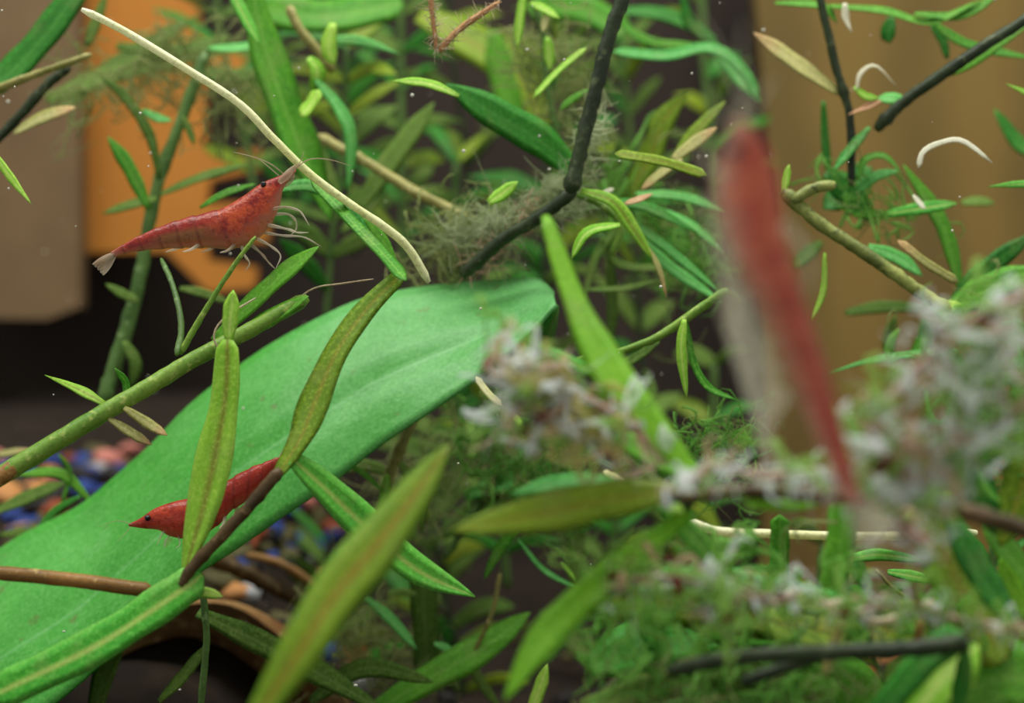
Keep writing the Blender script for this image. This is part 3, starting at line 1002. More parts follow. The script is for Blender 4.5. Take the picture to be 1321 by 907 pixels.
plant('water_plant', 'cluster of short yellow green leaves at the top middle', 'plant', [
    ('leaf', 'y', 13, 18.5, [(676, -12), (671, 26), (667, 64)], {}),
    ('leaf', 'y', 13, 18.5, [(684, 4), (702, 12), (722, 24)], {}),
    ('leaf', 'p', 10, 18.5, [(705, 14), (703, 28), (700, 42)], {}),
    ('leaf', 'y', 15, 19, [(706, 48), (708, 70), (709, 92)], {}),
    ('leaf', 'y', 9, 18.0, [(756, 62), (722, 90), (688, 126)], {'shape': 'strap'}),
    ('leaf', 'g', 9, 18.5, [(758, 116), (736, 130), (722, 142)], {}),
    ('leaf', 'g', 40, 23, [(680, 8), (750, 12), (810, 44)], {'shape': 'strap'}),
    ('stem', 'sk', 8, 19.5, [(680, -20), (700, 40), (706, 110), (720, 180)], {}),
])
root = plant('hairy_root', 'pinkish hairy root forming a V at the top edge', 'root', [
    ('root', 'root', 7, 17, [(554, -12), (559, 30), (563, 66)], {'w1': 5}),
    ('root', 'root', 9, 17, [(566, 66), (595, 36), (645, 2)], {'w1': 7})])
fuzz(root, MAT['hair'], [(554, -12), (559, 30), (563, 66)], 17, 170, 18, 1.0, 1.0, 'root_hairs')
fuzz(root, MAT['hair'], [(566, 66), (595, 36), (645, 2)], 17, 170, 16, 1.0, 1.0, 'root_hairs')

ds_ = plant('dark_stem', 'dark bent stem descending from the top edge to the broad leaf tip', 'stem', [
    ('stem', 'sd', 19, 17.4, [(808, -14), (785, 50), (770, 110), (752, 180), (735, 250)], {'w1': 20, 'nodes_at': (0.95,)}),
    ('branch', 'sd', 17, (17.4, 17.9), [(742, 246), (690, 284), (645, 312), (596, 356)], {'w1': 17}),
    ('leaf', 'y', 18, 17.4, [(630, 262), (648, 250), (668, 234)], {}),
])
fuzz(ds_, W_GREY, [(735, 240), (690, 275), (640, 290), (575, 300)], 18.2, 420, 46, 12, 2.6)
fuzz(ds_, W_GREY, [(770, 140), (760, 190), (745, 260)], 18, 200, 34, 9, 2.4)
fuzz(ds_, W_PINK, [(700, 265), (650, 310), (610, 345)], 18.2, 90, 30, 8, 3)
blobs(ds_, W_GREY, [(740, 255), (680, 272), (600, 320)], 18.5, 40, 26, 11, 'algae_tuft', seed=4)

plant('water_plant', 'grassy tuft of thin arching leaves left of the large blurred shrimp', 'plant', [
    ('stem', 'sg', 10, 18, [(742, 250), (775, 264), (800, 290), (790, 330)], {}),
    ('leaf', 'Y', 18, 17.4, [(750, 246), (790, 260), (816, 294), (842, 335)], {}),
    ('leaf', 'y', 14, 17.2, [(800, 290), (758, 300), (737, 334)], {'shape': 'leaf'}),
    ('leaf', 'e', 13, 18.5, [(795, 275), (850, 312), (930, 378)], {}),
    ('leaf', 'e', 13, 18.8, [(800, 262), (880, 284), (935, 326)], {}),
    ('leaf', 'e', 13, 19, [(820, 250), (880, 254), (940, 274)], {}),
    ('leaf', 'e', 16, 18.6, [(812, 298), (866, 346), (932, 390)], {}),
    ('leaf', 't', 8, 17.6, [(828, 310), (848, 342), (860, 384)], {}),
    ('leaf', 'k', 11, 19.5, [(775, 306), (802, 342), (880, 346)], {}),
    ('leaf', 'k', 15, 20, [(783, 310), (790, 390), (786, 452)], {}),
    ('leaf', 'k', 8, 19, [(752, 374), (806, 372), (856, 360)], {}),
    ('leaf', 'G', 14, 18.5, [(772, 262), (830, 266), (900, 300)], {}),
    ('leaf', 'r', 9, 17.6, [(806, 263), (822, 258), (842, 250)], {}),
    ('leaf', 'k', 12, 19.5, [(800, 290), (770, 330), (752, 392)], {}),
    ('leaf', 'g', 9, 18.4, [(742, 268), (722, 280), (690, 284)], {}),
])
plant('water_plant', 'upright olive leaves and a pale tube leaf left of the large shrimp head', 'plant', [
    ('leaf', 'o', 30, 20, [(780, 300), (835, 210), (856, 156), (888, 118)], {}),
    ('leaf', 'o', 17, 19, [(868, 210), (896, 172), (936, 130)], {}),
    ('leaf', 't', 16, 18.4, [(866, 208), (894, 186), (925, 164)], {}),
    ('leaf', 'o', 14, 17.2, [(912, 226), (852, 208), (793, 198)], {'shape': 'strap'}),
    ('leaf', 't', 12, 18.2, [(880, 206), (850, 226), (826, 246)], {}),
    ('leaf', 'k', 24, 21, [(800, 300), (790, 230), (800, 180)], {}),
    ('leaf', 'w', 7, 18, [(775, 250), (784, 247), (792, 243)], {}),
])
plant('water_plant', 'emerald arching leaves at the top right of centre', 'plant', [
    ('leaf', 'e', 17, 20, [(790, 66), (858, 72), (916, 62), (956, 88), (978, 128)], {'shape': 'strap'}),
    ('leaf', 'g', 13, 20.5, [(806, 36), (846, 56), (905, 58)], {}),
    ('leaf', 'G', 20, 22, [(800, 14), (860, 20), (925, 50)], {}),
    ('leaf', 'e', 20, 20.5, [(925, 64), (950, 98), (982, 132)], {}),
    ('leaf', 'G', 16, 21, [(880, -10), (890, 30), (930, 60)], {}),
    ('leaf', 'g', 12, 20.5, [(795, 20), (815, 42), (838, 62)], {}),
])
plant('water_plant', 'forked twig with two hanging green leaves in the dark gap', 'plant', [
    ('stem', 'sg', 13, 17, [(940, 374), (900, 400), (850, 434), (795, 455), (744, 464)], {'w1': 9}),
    ('leaf', 'y', 13, 16.8, [(883, 412), (879, 452), (886, 514)], {}),
    ('leaf', 'g', 11, 17, [(886, 416), (894, 466), (914, 500), (950, 516)], {}),
    ('leaf', 'k', 12, 17.6, [(850, 440), (820, 462), (780, 480)], {}),
])
plant('near_leaf', 'long blurred olive green blade slanting past the broad leaf tip', 'leaf', [
    ('leaf', 'F', 32, (13.2, 12.0), [(703, 278), (735, 372), (770, 450), (822, 530), (905, 620)], {'shape': 'lance', 'w1': 62, 'tilt': 20})])

pn = plant('water_plant', 'near plant with blurred olive and green leaves spreading from one dark node', 'plant', [
    ('stem', 'sB', 18, (12.4, 11.6), [(868, 644), (960, 634), (1050, 638), (1180, 646), (1250, 662), (1345, 690)], {'rough': 0.4, 'w1': 22}),
    ('leaf', 'o', 50, (12.4, 12.0), [(872, 634), (790, 644), (700, 662), (584, 684)], {'tilt': 25}),
    ('leaf', 'e', 20, 12.8, [(800, 622), (730, 622), (658, 638)], {}),
    ('leaf', 'F', 40, (12.4, 11.8), [(892, 660), (812, 722), (735, 788), (690, 840), (650, 905)], {'tilt': 28, 'shape': 'leaf'}),
    ('leaf', 'g', 30, 12.8, [(850, 650), (900, 700), (930, 745)], {}),
    ('leaf', 'm', 16, 13.6, [(695, 446), (738, 468), (792, 492)], {}),
    ('leaf', 'g', 40, 13.2, [(900, 610), (850, 590), (790, 560)], {}),
    ('node', 'sd', 26, 12.4, [(852, 640), (872, 646), (896, 642)], {}),
    ('leaf', 'y', 12, 12.2, [(862, 660), (872, 656), (882, 660)], {}),
    ('leaf', 'F', 16, 12.2, [(960, 648), (1010, 652), (1060, 650)], {}),
])
plant('runner_stem', 'straight cream stem lying level below the large shrimp tail', 'stem', [
    ('stem', 'sq', 12, (14.8, 15.6), [(890, 674), (930, 686), (1000, 689), (1100, 692), (1175, 691), (1260, 687)], {'rough': 0.08})])

# right hand plants before the brown board
plant('water_plant', 'dark upright stem with leaf whorl before the brown board', 'plant', [
    ('stem', 'sd', 11, 18.6, [(1056, -12), (1078, 85), (1096, 150), (1099, 240)], {'nodes_at': (0.5,)}),
    ('leaf', 't', 24, 18.6, [(1082, 120), (1022, 78), (972, 42)], {'shape': 'leaf'}),
    ('leaf', 'w', 6, 18.4, [(1105, 118), (1110, 95), (1130, 85), (1157, 112)], {'shape': 'spear'}),
    ('leaf', 'y', 11, 18.4, [(1102, 112), (1116, 124), (1134, 127)], {}),
    ('leaf', 'r', 9, 18.4, [(1136, 130), (1118, 138), (1094, 148)], {'shape': 'spear'}),
    ('leaf', 'w', 11, 18.4, [(1090, 4), (1091, 24), (1099, 42)], {'shape': 'spear'}),
    ('leaf', 'g', 12, 19, [(1000, 4), (1060, 8), (1080, 30)], {}),
    ('leaf', 'g', 13, 19, [(1070, 8), (1140, 14), (1200, 28), (1265, 0)], {}),
    ('leaf', 'G', 12, 19.5, [(1062, 130), (1065, 190), (1072, 240)], {}),
    ('leaf', 'e', 12, 18.5, [(1122, 164), (1098, 192), (1074, 222)], {}),
    ('leaf', 'G', 40, 19, [(1065, 222), (1095, 250), (1120, 286)], {}),
    ('leaf', 'G', 34, 19.2, [(1120, 214), (1090, 250), (1062, 270)], {}),
    ('leaf', 'm', 9, 18.5, [(1106, 232), (1116, 206), (1142, 202), (1166, 228)], {}),
    ('leaf', 'e', 13, 18.6, [(1104, 250), (1130, 228), (1160, 220)], {}),
    ('leaf', 'g', 12, 18.7, [(1100, 278), (1130, 276), (1165, 280)], {}),
])
plant('water_plant', 'dark stem slanting up to the top right corner', 'plant', [
    ('stem', 'sd', 15, (18.6, 18.0), [(1130, 168), (1165, 132), (1210, 100), (1260, 66), (1335, 18)], {'w1': 15, 'nodes_at': (0.1,)}),
    ('leaf', 'g', 14, 18.8, [(1215, 96), (1250, 82), (1330, 30)], {}),
    ('leaf', 'g', 15, 19.2, [(1200, 28), (1250, 58), (1335, 76)], {}),
    ('leaf', 'G', 16, 19.5, [(1150, 22), (1146, 40), (1148, 56)], {}),
    ('leaf', 'G', 14, 19.6, [(1222, 76), (1215, 50), (1200, 32)], {}),
    ('leaf', 'e', 18, 18.6, [(1165, 136), (1155, 128), (1130, 128)], {}),
    ('leaf', 'g', 13, 19, [(1180, 18), (1240, 20), (1290, -8)], {}),
])
plant('water_plant', 'thick mottled stem sloping down right before the brown board', 'plant', [
    ('stem', 'sm', 17, (17.6, 17.2), [(1008, 246), (1060, 290), (1112, 324), (1172, 366), (1226, 404)], {'w1': 17, 'nodes_at': (0.05, 0.95)}),
    ('branch', 'sm', 15, 17.5, [(1022, 260), (1048, 244), (1078, 238)], {}),
    ('leaf', 'y', 10, 17.6, [(1010, 250), (1014, 232), (1018, 212)], {}),
    ('leaf', 'y', 8, 17.6, [(1064, 326), (1062, 376), (1046, 414)], {}),
    ('leaf', 'e', 20, 18.2, [(1120, 318), (1160, 334), (1190, 356)], {}),
    ('leaf', 't', 12, 17.6, [(1236, 364), (1196, 340), (1158, 310)], {'shape': 'strap'}),
    ('leaf', 'G', 26, 18.6, [(1225, 398), (1270, 350), (1335, 300)], {}),
    ('leaf', 'g', 40, 18.2, [(1228, 400), (1275, 374), (1340, 345)], {}),
    ('leaf', 'g', 24, 18.8, [(1240, 375), (1215, 290), (1165, 212)], {}),
    ('leaf', 'y', 16, 17.3, [(1212, 402), (1226, 396), (1240, 392)], {}),
    ('leaf', 'm', 16, 18.3, [(1145, 276), (1195, 268), (1235, 262)], {}),
    ('leaf', 'w', 9, 18, [(1178, 252), (1186, 262), (1194, 270)], {}),
    ('leaf', 'k', 14, 20, [(1240, 262), (1262, 260), (1284, 262)], {}),
    ('leaf', 'k', 18, 20, [(1060, 312), (1040, 330), (1020, 348)], {}),
])
plant('loose_leaf', 'thin bleached leaf curled like a hook before the brown board', 'leaf', [
    ('leaf', 'w', 7, 17.2, [(1185, 217), (1191, 196), (1214, 184), (1242, 182), (1280, 210)], {'shape': 'strap', 'tilt': 20})])
plant('water_plant', 'thin emerald sprig lying level right of the large shrimp', 'plant', [
    ('leaf', 'e', 10, 18.2, [(1235, 452), (1180, 457), (1120, 466), (1068, 482)], {'shape': 'spear'}),
    ('leaf', 'k', 18, 19.6, [(1152, 468), (1146, 440), (1156, 404)], {}),
    ('leaf', 'k', 16, 20, [(1090, 404), (1140, 396), (1196, 398)], {}),
    ('leaf', 'g', 20, 19.4, [(1178, 462), (1196, 436), (1192, 410)], {}),
])
plant('water_plant', 'bright leaf tips entering from the right edge', 'plant', [
    ('leaf', 'y', 9, 18, [(1340, 124), (1320, 118), (1298, 108)], {'shape': 'spear'}),
    ('leaf', 'm', 10, 17.6, [(1340, 238), (1310, 238), (1274, 241)], {'shape': 'spear'}),
    ('leaf', 'G', 26, 20.5, [(1340, 200), (1312, 184), (1282, 140)], {}),
    ('stem', 'sk', 8, 18.6, [(1338, 80), (1342, 180), (1340, 300)], {}),
])
# lower right
plant('water_plant', 'deep green crossing leaves at the lower right edge', 'plant', [
    ('leaf', 'G', 40, 13, [(1262, 560), (1262, 620), (1284, 690)], {}),
    ('leaf', 'G', 44, 13, [(1218, 655), (1262, 738), (1318, 818)], {}),
    ('leaf', 'o', 84, 13.4, [(1190, 640), (1236, 750), (1300, 850)], {'shape': 'strap'}),
    ('leaf', 'o', 44, 13.6, [(1330, 540), (1318, 630), (1290, 705)], {}),
    ('leaf', 'g', 40, 13.8, [(1345, 770), (1300, 715), (1262, 660)], {}),
    ('leaf', 'm', 10, 12.8, [(1262, 610), (1275, 634), (1292, 650)], {}),
    ('leaf', 'F', 34, 13.6, [(1345, 800), (1310, 770), (1290, 720)], {}),
])
plant('water_plant', 'two upright green blades standing below the large shrimp tail', 'plant', [
    ('leaf', 'g', 34, 13.6, [(1072, 770), (1084, 706), (1092, 636)], {'shape': 'strap'}),
    ('leaf', 'g', 24, 14.6, [(1004, 760), (1006, 712), (1006, 664)], {'shape': 'strap'}),
    ('leaf', 'm', 15, 15.4, [(1092, 722), (1135, 716), (1195, 724)], {}),
    ('leaf', 'm', 14, 15.6, [(1145, 738), (1178, 744), (1210, 750)], {}),
    ('stem', 'so', 5, 15, [(1130, 735), (1148, 755), (1168, 770)], {}),
    ('leaf', 'e', 38, 13.4, [(846, 742), (940, 752), (1040, 774), (1110, 778)], {}),
])
plant('water_plant', 'dark horizontal stem with broad green leaves along the bottom right', 'plant', [
    ('stem', 'sd', 20, 12.3, [(860, 866), (955, 848), (1060, 842), (1165, 838), (1250, 828)], {'w1': 24}),
    ('branch', 'sd', 16, 12.4, [(955, 880), (1010, 862), (1062, 846)], {}),
    ('leaf', 'k', 40, 13.2, [(750, 912), (860, 884), (960, 872), (1080, 905)], {'tilt': 25, 'fold': 0.3}),
    ('leaf', 'g', 30, 13.4, [(820, 925), (930, 905), (1040, 880)], {'fold': 0.3}),
    ('leaf', 'g', 70, 13.8, [(1000, 862), (1080, 882), (1165, 930)], {}),
    ('leaf', 'G', 32, 12.4, [(1240, 815), (1184, 862), (1128, 930)], {'shape': 'strap'}),
    ('leaf', 'y', 60, 12.6, [(1165, 945), (1212, 880), (1262, 832)], {'tilt': 40, 'fold': 0.1}),
    ('leaf', 'G', 18, 12.3, [(1246, 836), (1242, 878), (1230, 930)], {}),
    ('leaf', 'g', 90, 13.4, [(1235, 905), (1290, 875), (1370, 880)], {}),
    ('leaf', 'o', 64, 13.8, [(990, 800), (1080, 812), (1200, 812), (1330, 836)], {'shape': 'strap'}),
    ('leaf', 'o', 56, 13.9, [(770, 770), (850, 778), (950, 790), (1030, 806)], {'shape': 'strap'}),
    ('leaf', 'G', 66, 14.4, [(760, 860), (850, 828), (940, 822)], {}),
    ('leaf', 'G', 54, 14.4, [(900, 905), (880, 850), (820, 796)], {}),
    ('leaf', 'g', 30, 14.2, [(880, 800), (960, 822), (1060, 812)], {}),
    ('leaf', 'g', 40, 14.4, [(980, 850), (1040, 868), (1110, 862)], {}),
    ('twig', 'so', 13, 12.8, [(1088, 800), (1076, 830), (1064, 870)], {}),
    ('twig', 'sb', 11, 12.8, [(1188, 800), (1184, 826), (1180, 856)], {}),
    ('twig', 'hair', 9, 12.6, [(958, 776), (985, 770), (1002, 778), (1026, 762), (1046, 782), (1090, 774)], {'rough': 0.5}),
    ('twig', 'hair', 9, 12.6, [(1100, 786), (1122, 800), (1146, 800), (1172, 788), (1205, 776)], {'rough': 0.5}),
    ('leaf', 'y', 14, 13.2, [(896, 832), (906, 834), (914, 840)], {}),
    ('leaf', 'y', 14, 13.2, [(904, 858), (914, 860), (924, 862)], {}),
])

# behind the near leaves, lower middle
plant('water_plant', 'green blades crossing in the dark lower middle', 'plant', [
    ('leaf', 'g', 38, (18.2, 18.8), [(470, 925), (560, 872), (625, 835), (684, 790)], {}),
    ('leaf', 'k', 34, 19.2, [(552, 880), (548, 800), (542, 720)], {'shape': 'strap'}),
    ('leaf', 'e', 13, 18.6, [(470, 770), (505, 800), (538, 838)], {}),
    ('leaf', 'e', 10, 18.6, [(560, 830), (578, 838), (594, 856)], {}),
    ('leaf', 'k', 12, 19, [(600, 840), (620, 880), (650, 920)], {}),
    ('leaf', 'k', 10, 19, [(500, 766), (520, 764), (540, 768)], {}),
    ('leaf', 'g', 14, 18, [(672, 676), (646, 706), (624, 748)], {}),
    ('leaf', 'e', 7, 18.2, [(668, 696), (702, 736), (750, 762)], {}),
    ('leaf', 'y', 6, 18, [(724, 726), (734, 738), (744, 750)], {}),
    ('leaf', 'y', 17, 17.4, [(682, 925), (696, 890), (706, 856)], {}),
    ('stem', 'so', 6, 18.6, [(645, 740), (635, 790), (610, 845)], {}),
])
plant('water_plant', 'yellowish knotted stem below the broad leaf edge', 'plant', [
    ('stem', 'so', 13, 18.4, [(545, 520), (520, 570), (504, 610), (492, 660), (488, 720)], {'nodes_at': (0.3, 0.6), 'rough': 0.5}),
    ('leaf', 'y', 14, 18.3, [(500, 612), (498, 632), (490, 652)], {}),
    ('leaf', 'g', 7, 18.2, [(446, 598), (470, 612), (494, 634)], {}),
    ('leaf', 'k', 16, 18.8, [(504, 612), (470, 600), (440, 610)], {}),
    ('leaf', 'k', 14, 18.6, [(512, 590), (540, 640), (545, 690)], {}),
])
plant('water_plant', 'tangle of dim leaves behind the near olive leaf tip', 'plant', [
    ('leaf', 'k', 36, 20, [(570, 690), (640, 640), (700, 580)], {}),
    ('leaf', 'G', 26, 20, [(600, 640), (660, 620), (740, 596)], {}),
    ('leaf', 'k', 16, 20.5, [(560, 560), (610, 560), (670, 540)], {}),
    ('leaf', 'k', 14, 20, [(540, 600), (600, 575), (660, 500)], {}),
    ('leaf', 'k', 24, 20.5, [(740, 760), (742, 690), (730, 620)], {}),
    ('leaf', 'k', 14, 19.6, [(760, 800), (780, 730), (820, 680)], {}),
    ('stem', 'sk', 10, 20, [(575, 720), (640, 610), (690, 500)], {}),
    ('leaf', 'p', 9, 16.6, [(614, 486), (628, 506), (648, 524)], {'shape': 'strap'}),
    ('leaf', 'p', 8, 14.6, [(778, 608), (790, 614), (806, 622)], {'shape': 'strap'}),
    ('leaf', 'y', 8, 14.6, [(660, 534), (666, 540), (672, 548)], {'shape': 'strap'}),
])
plant('water_plant', 'low green sprigs among the pebbles at the left edge', 'plant', [
    ('leaf', 'g', 13, 19, [(25, 612), (80, 612), (120, 650)], {}),
    ('leaf', 'k', 18, 19.4, [(-10, 662), (40, 640), (86, 622)], {}),
    ('leaf', 'k', 13, 19.2, [(0, 690), (50, 684), (100, 656)], {}),
    ('leaf', 'G', 10, 18.6, [(104, 640), (70, 660), (44, 690)], {}),
    ('leaf', 't', 9, 19.6, [(-10, 588), (14, 584), (40, 580)], {}),
    ('leaf', 'g', 9, 19, [(80, 650), (90, 610), (75, 585)], {}),
])


# ------------------------------------------------------------------ pale algae on near twigs
def wisps(parent, mat, path, d, n, length, w, spread, name, seed):
    """curling soft strands, joined because nobody could pick them apart"""
    rr = random.Random(seed)
    C = path3(path, d, 60)
    V, F = [], []
    for _ in range(n):
        c = C[rr.randrange(60)] + Vector((rr.gauss(0, 1), rr.gauss(0, 0.8), rr.gauss(0, 1))) * px(spread, d)
        L = px(length, d) * rr.uniform(0.4, 1.2)
        dv = Vector((rr.gauss(0, 1), rr.gauss(0, 0.7), rr.gauss(0, 1))).normalized()
        k1 = Vector((rr.gauss(0, 1), rr.gauss(0, 1), rr.gauss(0, 1)))
        k2 = Vector((rr.gauss(0, 1), rr.gauss(0, 1), rr.gauss(0, 1)))
        pts = [c + dv * (L * t) + k1 * (L * 0.35 * math.sin(t * 3.0)) + k2 * (L * 0.16 * math.sin(t * 6.5)) for t in (0, 0.17, 0.34, 0.5, 0.67, 0.84, 1.0)]
        r0 = px(w, d) * 0.5 * rr.uniform(0.5, 1.3)
        v, f, _u = tube(pts, [r0 * q * rr.uniform(0.6, 1.4) for q in (0.6, 1, 1.1, 1, 0.8, 0.6, 0.25)], 5)
        o = len(V)
        V += v
        F += [tuple(i + o for i in ff) for ff in f]
    o = mesh_obj(name, V, F, mat, parent)
    o['kind'] = 'stuff'
    return o


def algae(label, spine, d, tw, whites, pinks, greens, hairs, dots, size, spread, seed, side=None):
    e = plant('algae_clump', label, 'algae', [('twig', 'pk', tw, d, spine, {'rough': 0.6})] +
              [('twig', 'pk', tw * 0.7, d, s, {'rough': 0.6}) for s in (side or [])])
    paths = [spine] + (side or [])
    k = 1.0 / len(paths)
    for i, pth in enumerate(paths):
        if whites:
            wisps(e, W_WHITE, pth, d, max(2, int(whites * 2.2 * k)), size * 1.5, size * 0.22, spread * 1.1, 'white_tuft', seed + i)
            blobs(e, W_WHITE, pth, d, max(1, int(whites * 0.35 * k)), size * 0.75, spread, 'white_tuft', seed=seed + 80 + i)
        if pinks:
            wisps(e, W_PINK, pth, d, max(2, int(pinks * 2.0 * k)), size * 1.3, size * 0.2, spread * 0.8, 'pink_tuft', seed + 20 + i)
        if greens:
            wisps(e, W_GREEN, pth, d, max(2, int(greens * 2.2 * k)), size * 1.8, size * 0.28, spread * 1.4, 'green_tuft', seed + 40 + i)
        if dots:
            blobs(e, W_DOT, pth, d, max(1, int(dots * k)), size * 0.5, spread * 0.9, 'red_speck', seed=seed + 60 + i)
        if hairs:
            fuzz(e, W_WHITE, pth, d, int(hairs * k), size * 1.6, spread * 0.7, 2.0)
    return e


algae('blurred clump of whitish pink algae on a twig at the right edge', [(1335, 375), (1262, 410), (1215, 445), (1160, 500), (1120, 560)], 10.8, 12,
      32, 16, 34, 70, 9, 44, 15, 11,
      [[(1262, 410), (1285, 470), (1300, 540)], [(1215, 450), (1240, 520), (1220, 600), (1190, 640)], [(1120, 560), (1180, 580), (1260, 560), (1330, 520)],
       [(1110, 550), (1160, 600), (1215, 650)]])
m1 = algae('blurred tan and white algae tuft beside the broad leaf tip', [(640, 458), (685, 480), (740, 505), (800, 540), (860, 590)], 12.2, 10,
      20, 12, 12, 60, 3, 42, 13, 31, [[(660, 520), (720, 545), (790, 570)], [(690, 470), (670, 510), (660, 550)]])
wisps(m1, W_TAN, [(665, 470), (710, 490), (765, 520), (835, 565)], 12.2, 24, 60, 16, 9, 'tan_tuft', 401)
wisps(m1, W_TAN, [(680, 510), (740, 545), (820, 575)], 12.6, 14, 54, 13, 12, 'tan_tuft', 402)
algae('row of whitish algae tufts along the near dark stem', [(880, 625), (930, 600), (980, 615), (1050, 610), (1110, 625)], 11.4, 8,
      12, 6, 5, 40, 2, 32, 8, 58)
algae('pinkish white algae crust on a drooping twig at lower right', [(900, 790), (980, 770), (1040, 775), (1100, 790), (1170, 780), (1240, 800), (1335, 812)], 12.0, 9,
      14, 14, 26, 60, 9, 26, 6, 71)
algae('brown algae covered twig ending in dark red lumps below the shrimp tail', [(1128, 640), (1150, 670), (1172, 690), (1192, 700)], 11.4, 9,
      4, 8, 0, 40, 12, 26, 8, 91)
algae('tan algae covered twig left of the lower right tangle', [(782, 760), (830, 745), (900, 750), (960, 775)], 12.0, 8,
      3, 8, 26, 40, 6, 32, 13, 111)

# ------------------------------------------------------------------ loose moss and thread algae
W_MOSS = wisp_mat('moss_green', (92, 156, 56), (140, 196, 92), 0.6)
W_MOSSD = wisp_mat('moss_dull', (120, 138, 74), (170, 178, 116), 0.45)


def moss(label, path, d, n, length, w, spread, mat, seed):
    e = empty('moss_tuft', P(path[0][0], max(q[1] for q in path), d))
    tag(e, label, 'moss', 'moss and thread algae tufts')
    wisps(e, mat, path, d, n, length, w, spread, 'strands', seed)
    wisps(e, W_MOSSD, path, d, n // 2, length * 1.1, w * 0.6, spread * 1.3, 'strands', seed + 1)


moss('green moss filling the lower right tangle', [(780, 800), (860, 850), (960, 880), (1060, 880)], 13.0, 150, 64, 7, 30, W_MOSS, 201)
moss('green moss around the foot of the upright blades', [(880, 720), (960, 740), (1060, 790), (1160, 800), (1240, 810)], 13.2, 120, 60, 7, 22, W_MOSS, 203)
moss('green moss above the near node in the dark gap', [(940, 560), (930, 600), (880, 590)], 17.5, 130, 45, 3.5, 20, W_MOSS, 205)
moss('dull moss hanging under the tan algae tuft', [(620, 560), (680, 600), (740, 640), (690, 660)], 19, 200, 50, 4, 26, W_MOSS, 207)
moss('dull thread algae under the broad leaf edge', [(480, 660), (560, 600), (620, 540)], 19.5, 90, 50, 3, 22, W_MOSSD, 209)
moss('grey green thread algae between broad leaf tip and dark stem', [(560, 300), (590, 330), (640, 280)], 18.6, 140, 40, 4, 20, W_MOSSD, 211)
moss('green moss behind the grassy tuft', [(760, 230), (820, 280), (880, 320), (900, 370)], 20, 150, 50, 4, 24, W_MOSS, 213)
moss('dull thread algae at the top middle', [(690, 60), (730, 110), (740, 180)], 20, 130, 45, 4, 24, W_MOSSD, 215)
moss('green moss covering the right stem crossing', [(1080, 250), (1120, 270), (1180, 280)], 18.8, 45, 40, 4, 16, W_MOSS, 217)
moss('dull thread algae over the orange panel top', [(90, 110), (170, 90), (260, 90), (340, 150)], 20.5, 150, 60, 4, 20, W_MOSSD, 219)
moss('dull moss on the gravel beside the cave hide', [(440, 800), (480, 850), (560, 880)], 19.5, 130, 50, 4, 24, W_MOSSD, 221)
moss('moss strands on the right edge behind the algae clump', [(1240, 430), (1280, 520), (1300, 600)], 14, 170, 55, 6, 30, W_MOSS, 223)

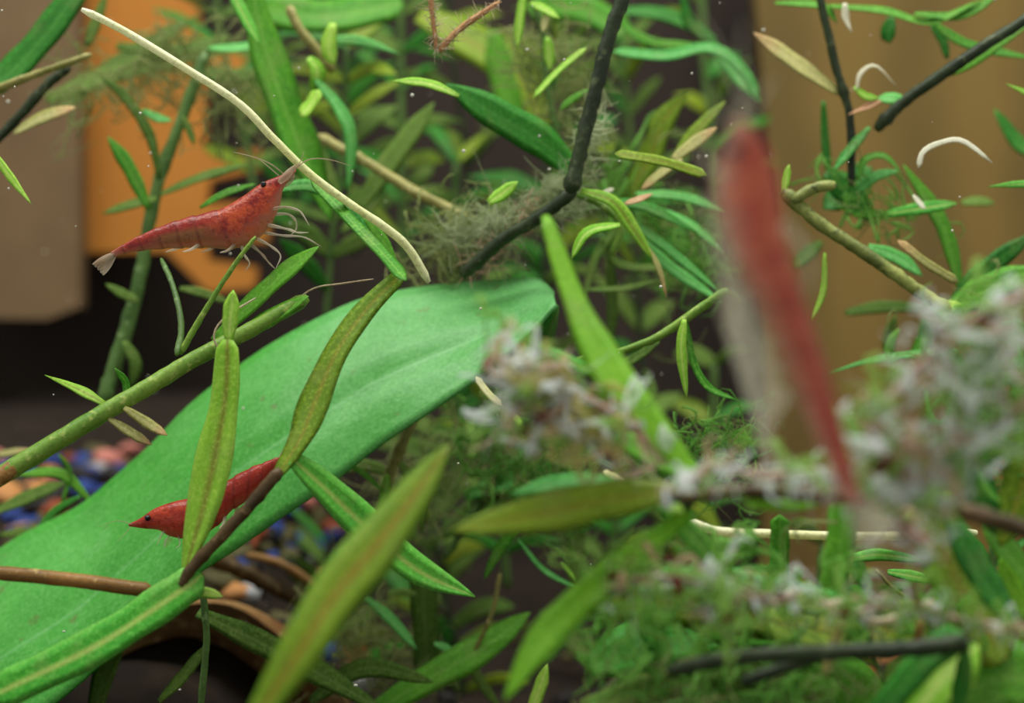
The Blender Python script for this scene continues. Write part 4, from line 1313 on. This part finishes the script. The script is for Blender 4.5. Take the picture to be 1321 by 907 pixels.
# ------------------------------------------------------------------ dim plants further back
BACK = [
    (420, 420, 60, 22, 'dim plant behind the left shrimp head'), (585, 640, 210, 24, 'dim plant behind the broad leaf tip'),
    (520, 360, -30, 24.5, 'dim plant behind the tan ribbed stem'), (700, 420, -40, 25, 'dim plant behind the dark bent stem'),
    (655, 760, 380, 23, 'dim plant behind the tan algae tuft'), (760, 900, 560, 24, 'dim plant behind the near green leaf'),
    (830, 500, 200, 25, 'dim plant behind the grassy tuft'), (900, 760, 470, 24.5, 'dim plant behind the whitish tufts'),
    (600, 920, 700, 23.5, 'dim plant between the lower crossing blades'), (880, 940, 690, 22, 'dim plant in the lower right tangle'),
    (1010, 940, 700, 21, 'dim plant below the brown board'), (1150, 960, 760, 20, 'dim plant beside the red tile'),
    (460, 930, 700, 24, 'dim plant right of the cave hide'), (740, 200, -60, 26, 'dim plant behind the top middle cluster'),
    (610, 300, -60, 25.5, 'dim plant behind the hairy root'), (460, 330, 20, 26, 'dim plant behind the drooping yellow leaves'),
    (860, 420, 60, 26.5, 'dim plant behind the upright olive leaves'), (700, 640, 330, 26, 'dim plant behind the slanting near blade'),
    (540, 860, 560, 25.5, 'dim plant behind the yellowish knotted stem'), (820, 960, 640, 26, 'dim plant behind the near green leaf base'),
    (930, 330, -40, 27, 'dim plant behind the large shrimp head'), (395, 330, 60, 26, 'dim plant behind the cream runner stem'),
    (1270, 960, 700, 18.5, 'dim plant in the lower right corner'), (330, 260, -60, 25, 'dim plant right of the orange panel'),
]
for (bx, y0, y1, d, lab) in BACK:
    parts = []
    lean = R.uniform(-50, 50)
    st = [(bx, y0), (bx + lean * 0.4, (y0 * 2 + y1) / 3), (bx + lean, (y0 + 2 * y1) / 3), (bx + lean * 1.2, y1)]
    parts.append(('stem', R.choice(['sk', 'sk', 'sd']), R.uniform(7, 12), d, st, {}))
    sp = spline(st, 9)
    for k, (sx, sy) in enumerate(sp[1:]):
        for s in (-1, 1):
            if R.random() < 0.18:
                continue
            L = R.uniform(50, 105)
            an = R.uniform(0.1, 0.95)
            ex, ey = sx + s * math.cos(an) * L, sy - math.sin(an) * L
            mx_, my_ = sx + s * math.cos(an) * L * 0.5, sy - math.sin(an) * L * 0.5 - R.uniform(2, 14)
            parts.append(('leaf', R.choice(['k', 'k', 'G', 'o', 'k', 'G']), R.uniform(10, 26), (d, d + R.uniform(-1.2, 1.2)), [(sx, sy), (mx_, my_), (ex, ey)], {'shape': R.choice(['leaf', 'spear'])}))
    plant('water_plant', lab, 'plant', parts, 'dim plants at the back')

# ------------------------------------------------------------------ specks adrift in the water
m, nt, out = nodes('speck_white')
tc = N(nt, 'ShaderNodeTexCoord')
surface(nt, out, mixcol(nt, noise_n(nt, 8, 2, tc.outputs['Object']), lin((190, 190, 180)), lin((235, 232, 220))), 0.6, 0.3)
SV, SF = [], []
for _ in range(230):
    d = R.uniform(14.5, 24)
    c = P(R.uniform(-30, 1350), R.uniform(-20, 930), d)
    bm = bmesh.new()
    bmesh.ops.create_icosphere(bm, subdivisions=1, radius=px(R.uniform(0.7, 1.9), 16))
    o = len(SV)
    q = Vector((R.uniform(0.6, 1.6), 1, R.uniform(0.6, 1.6)))
    SV += [c + v.co * q for v in bm.verts]
    SF += [tuple(v.index + o for v in f.verts) for f in bm.faces]
    bm.free()
sp = mesh_obj('drifting_specks', SV, SF, m)
tag(sp, 'tiny pale specks drifting all through the water', 'specks', kind='stuff')
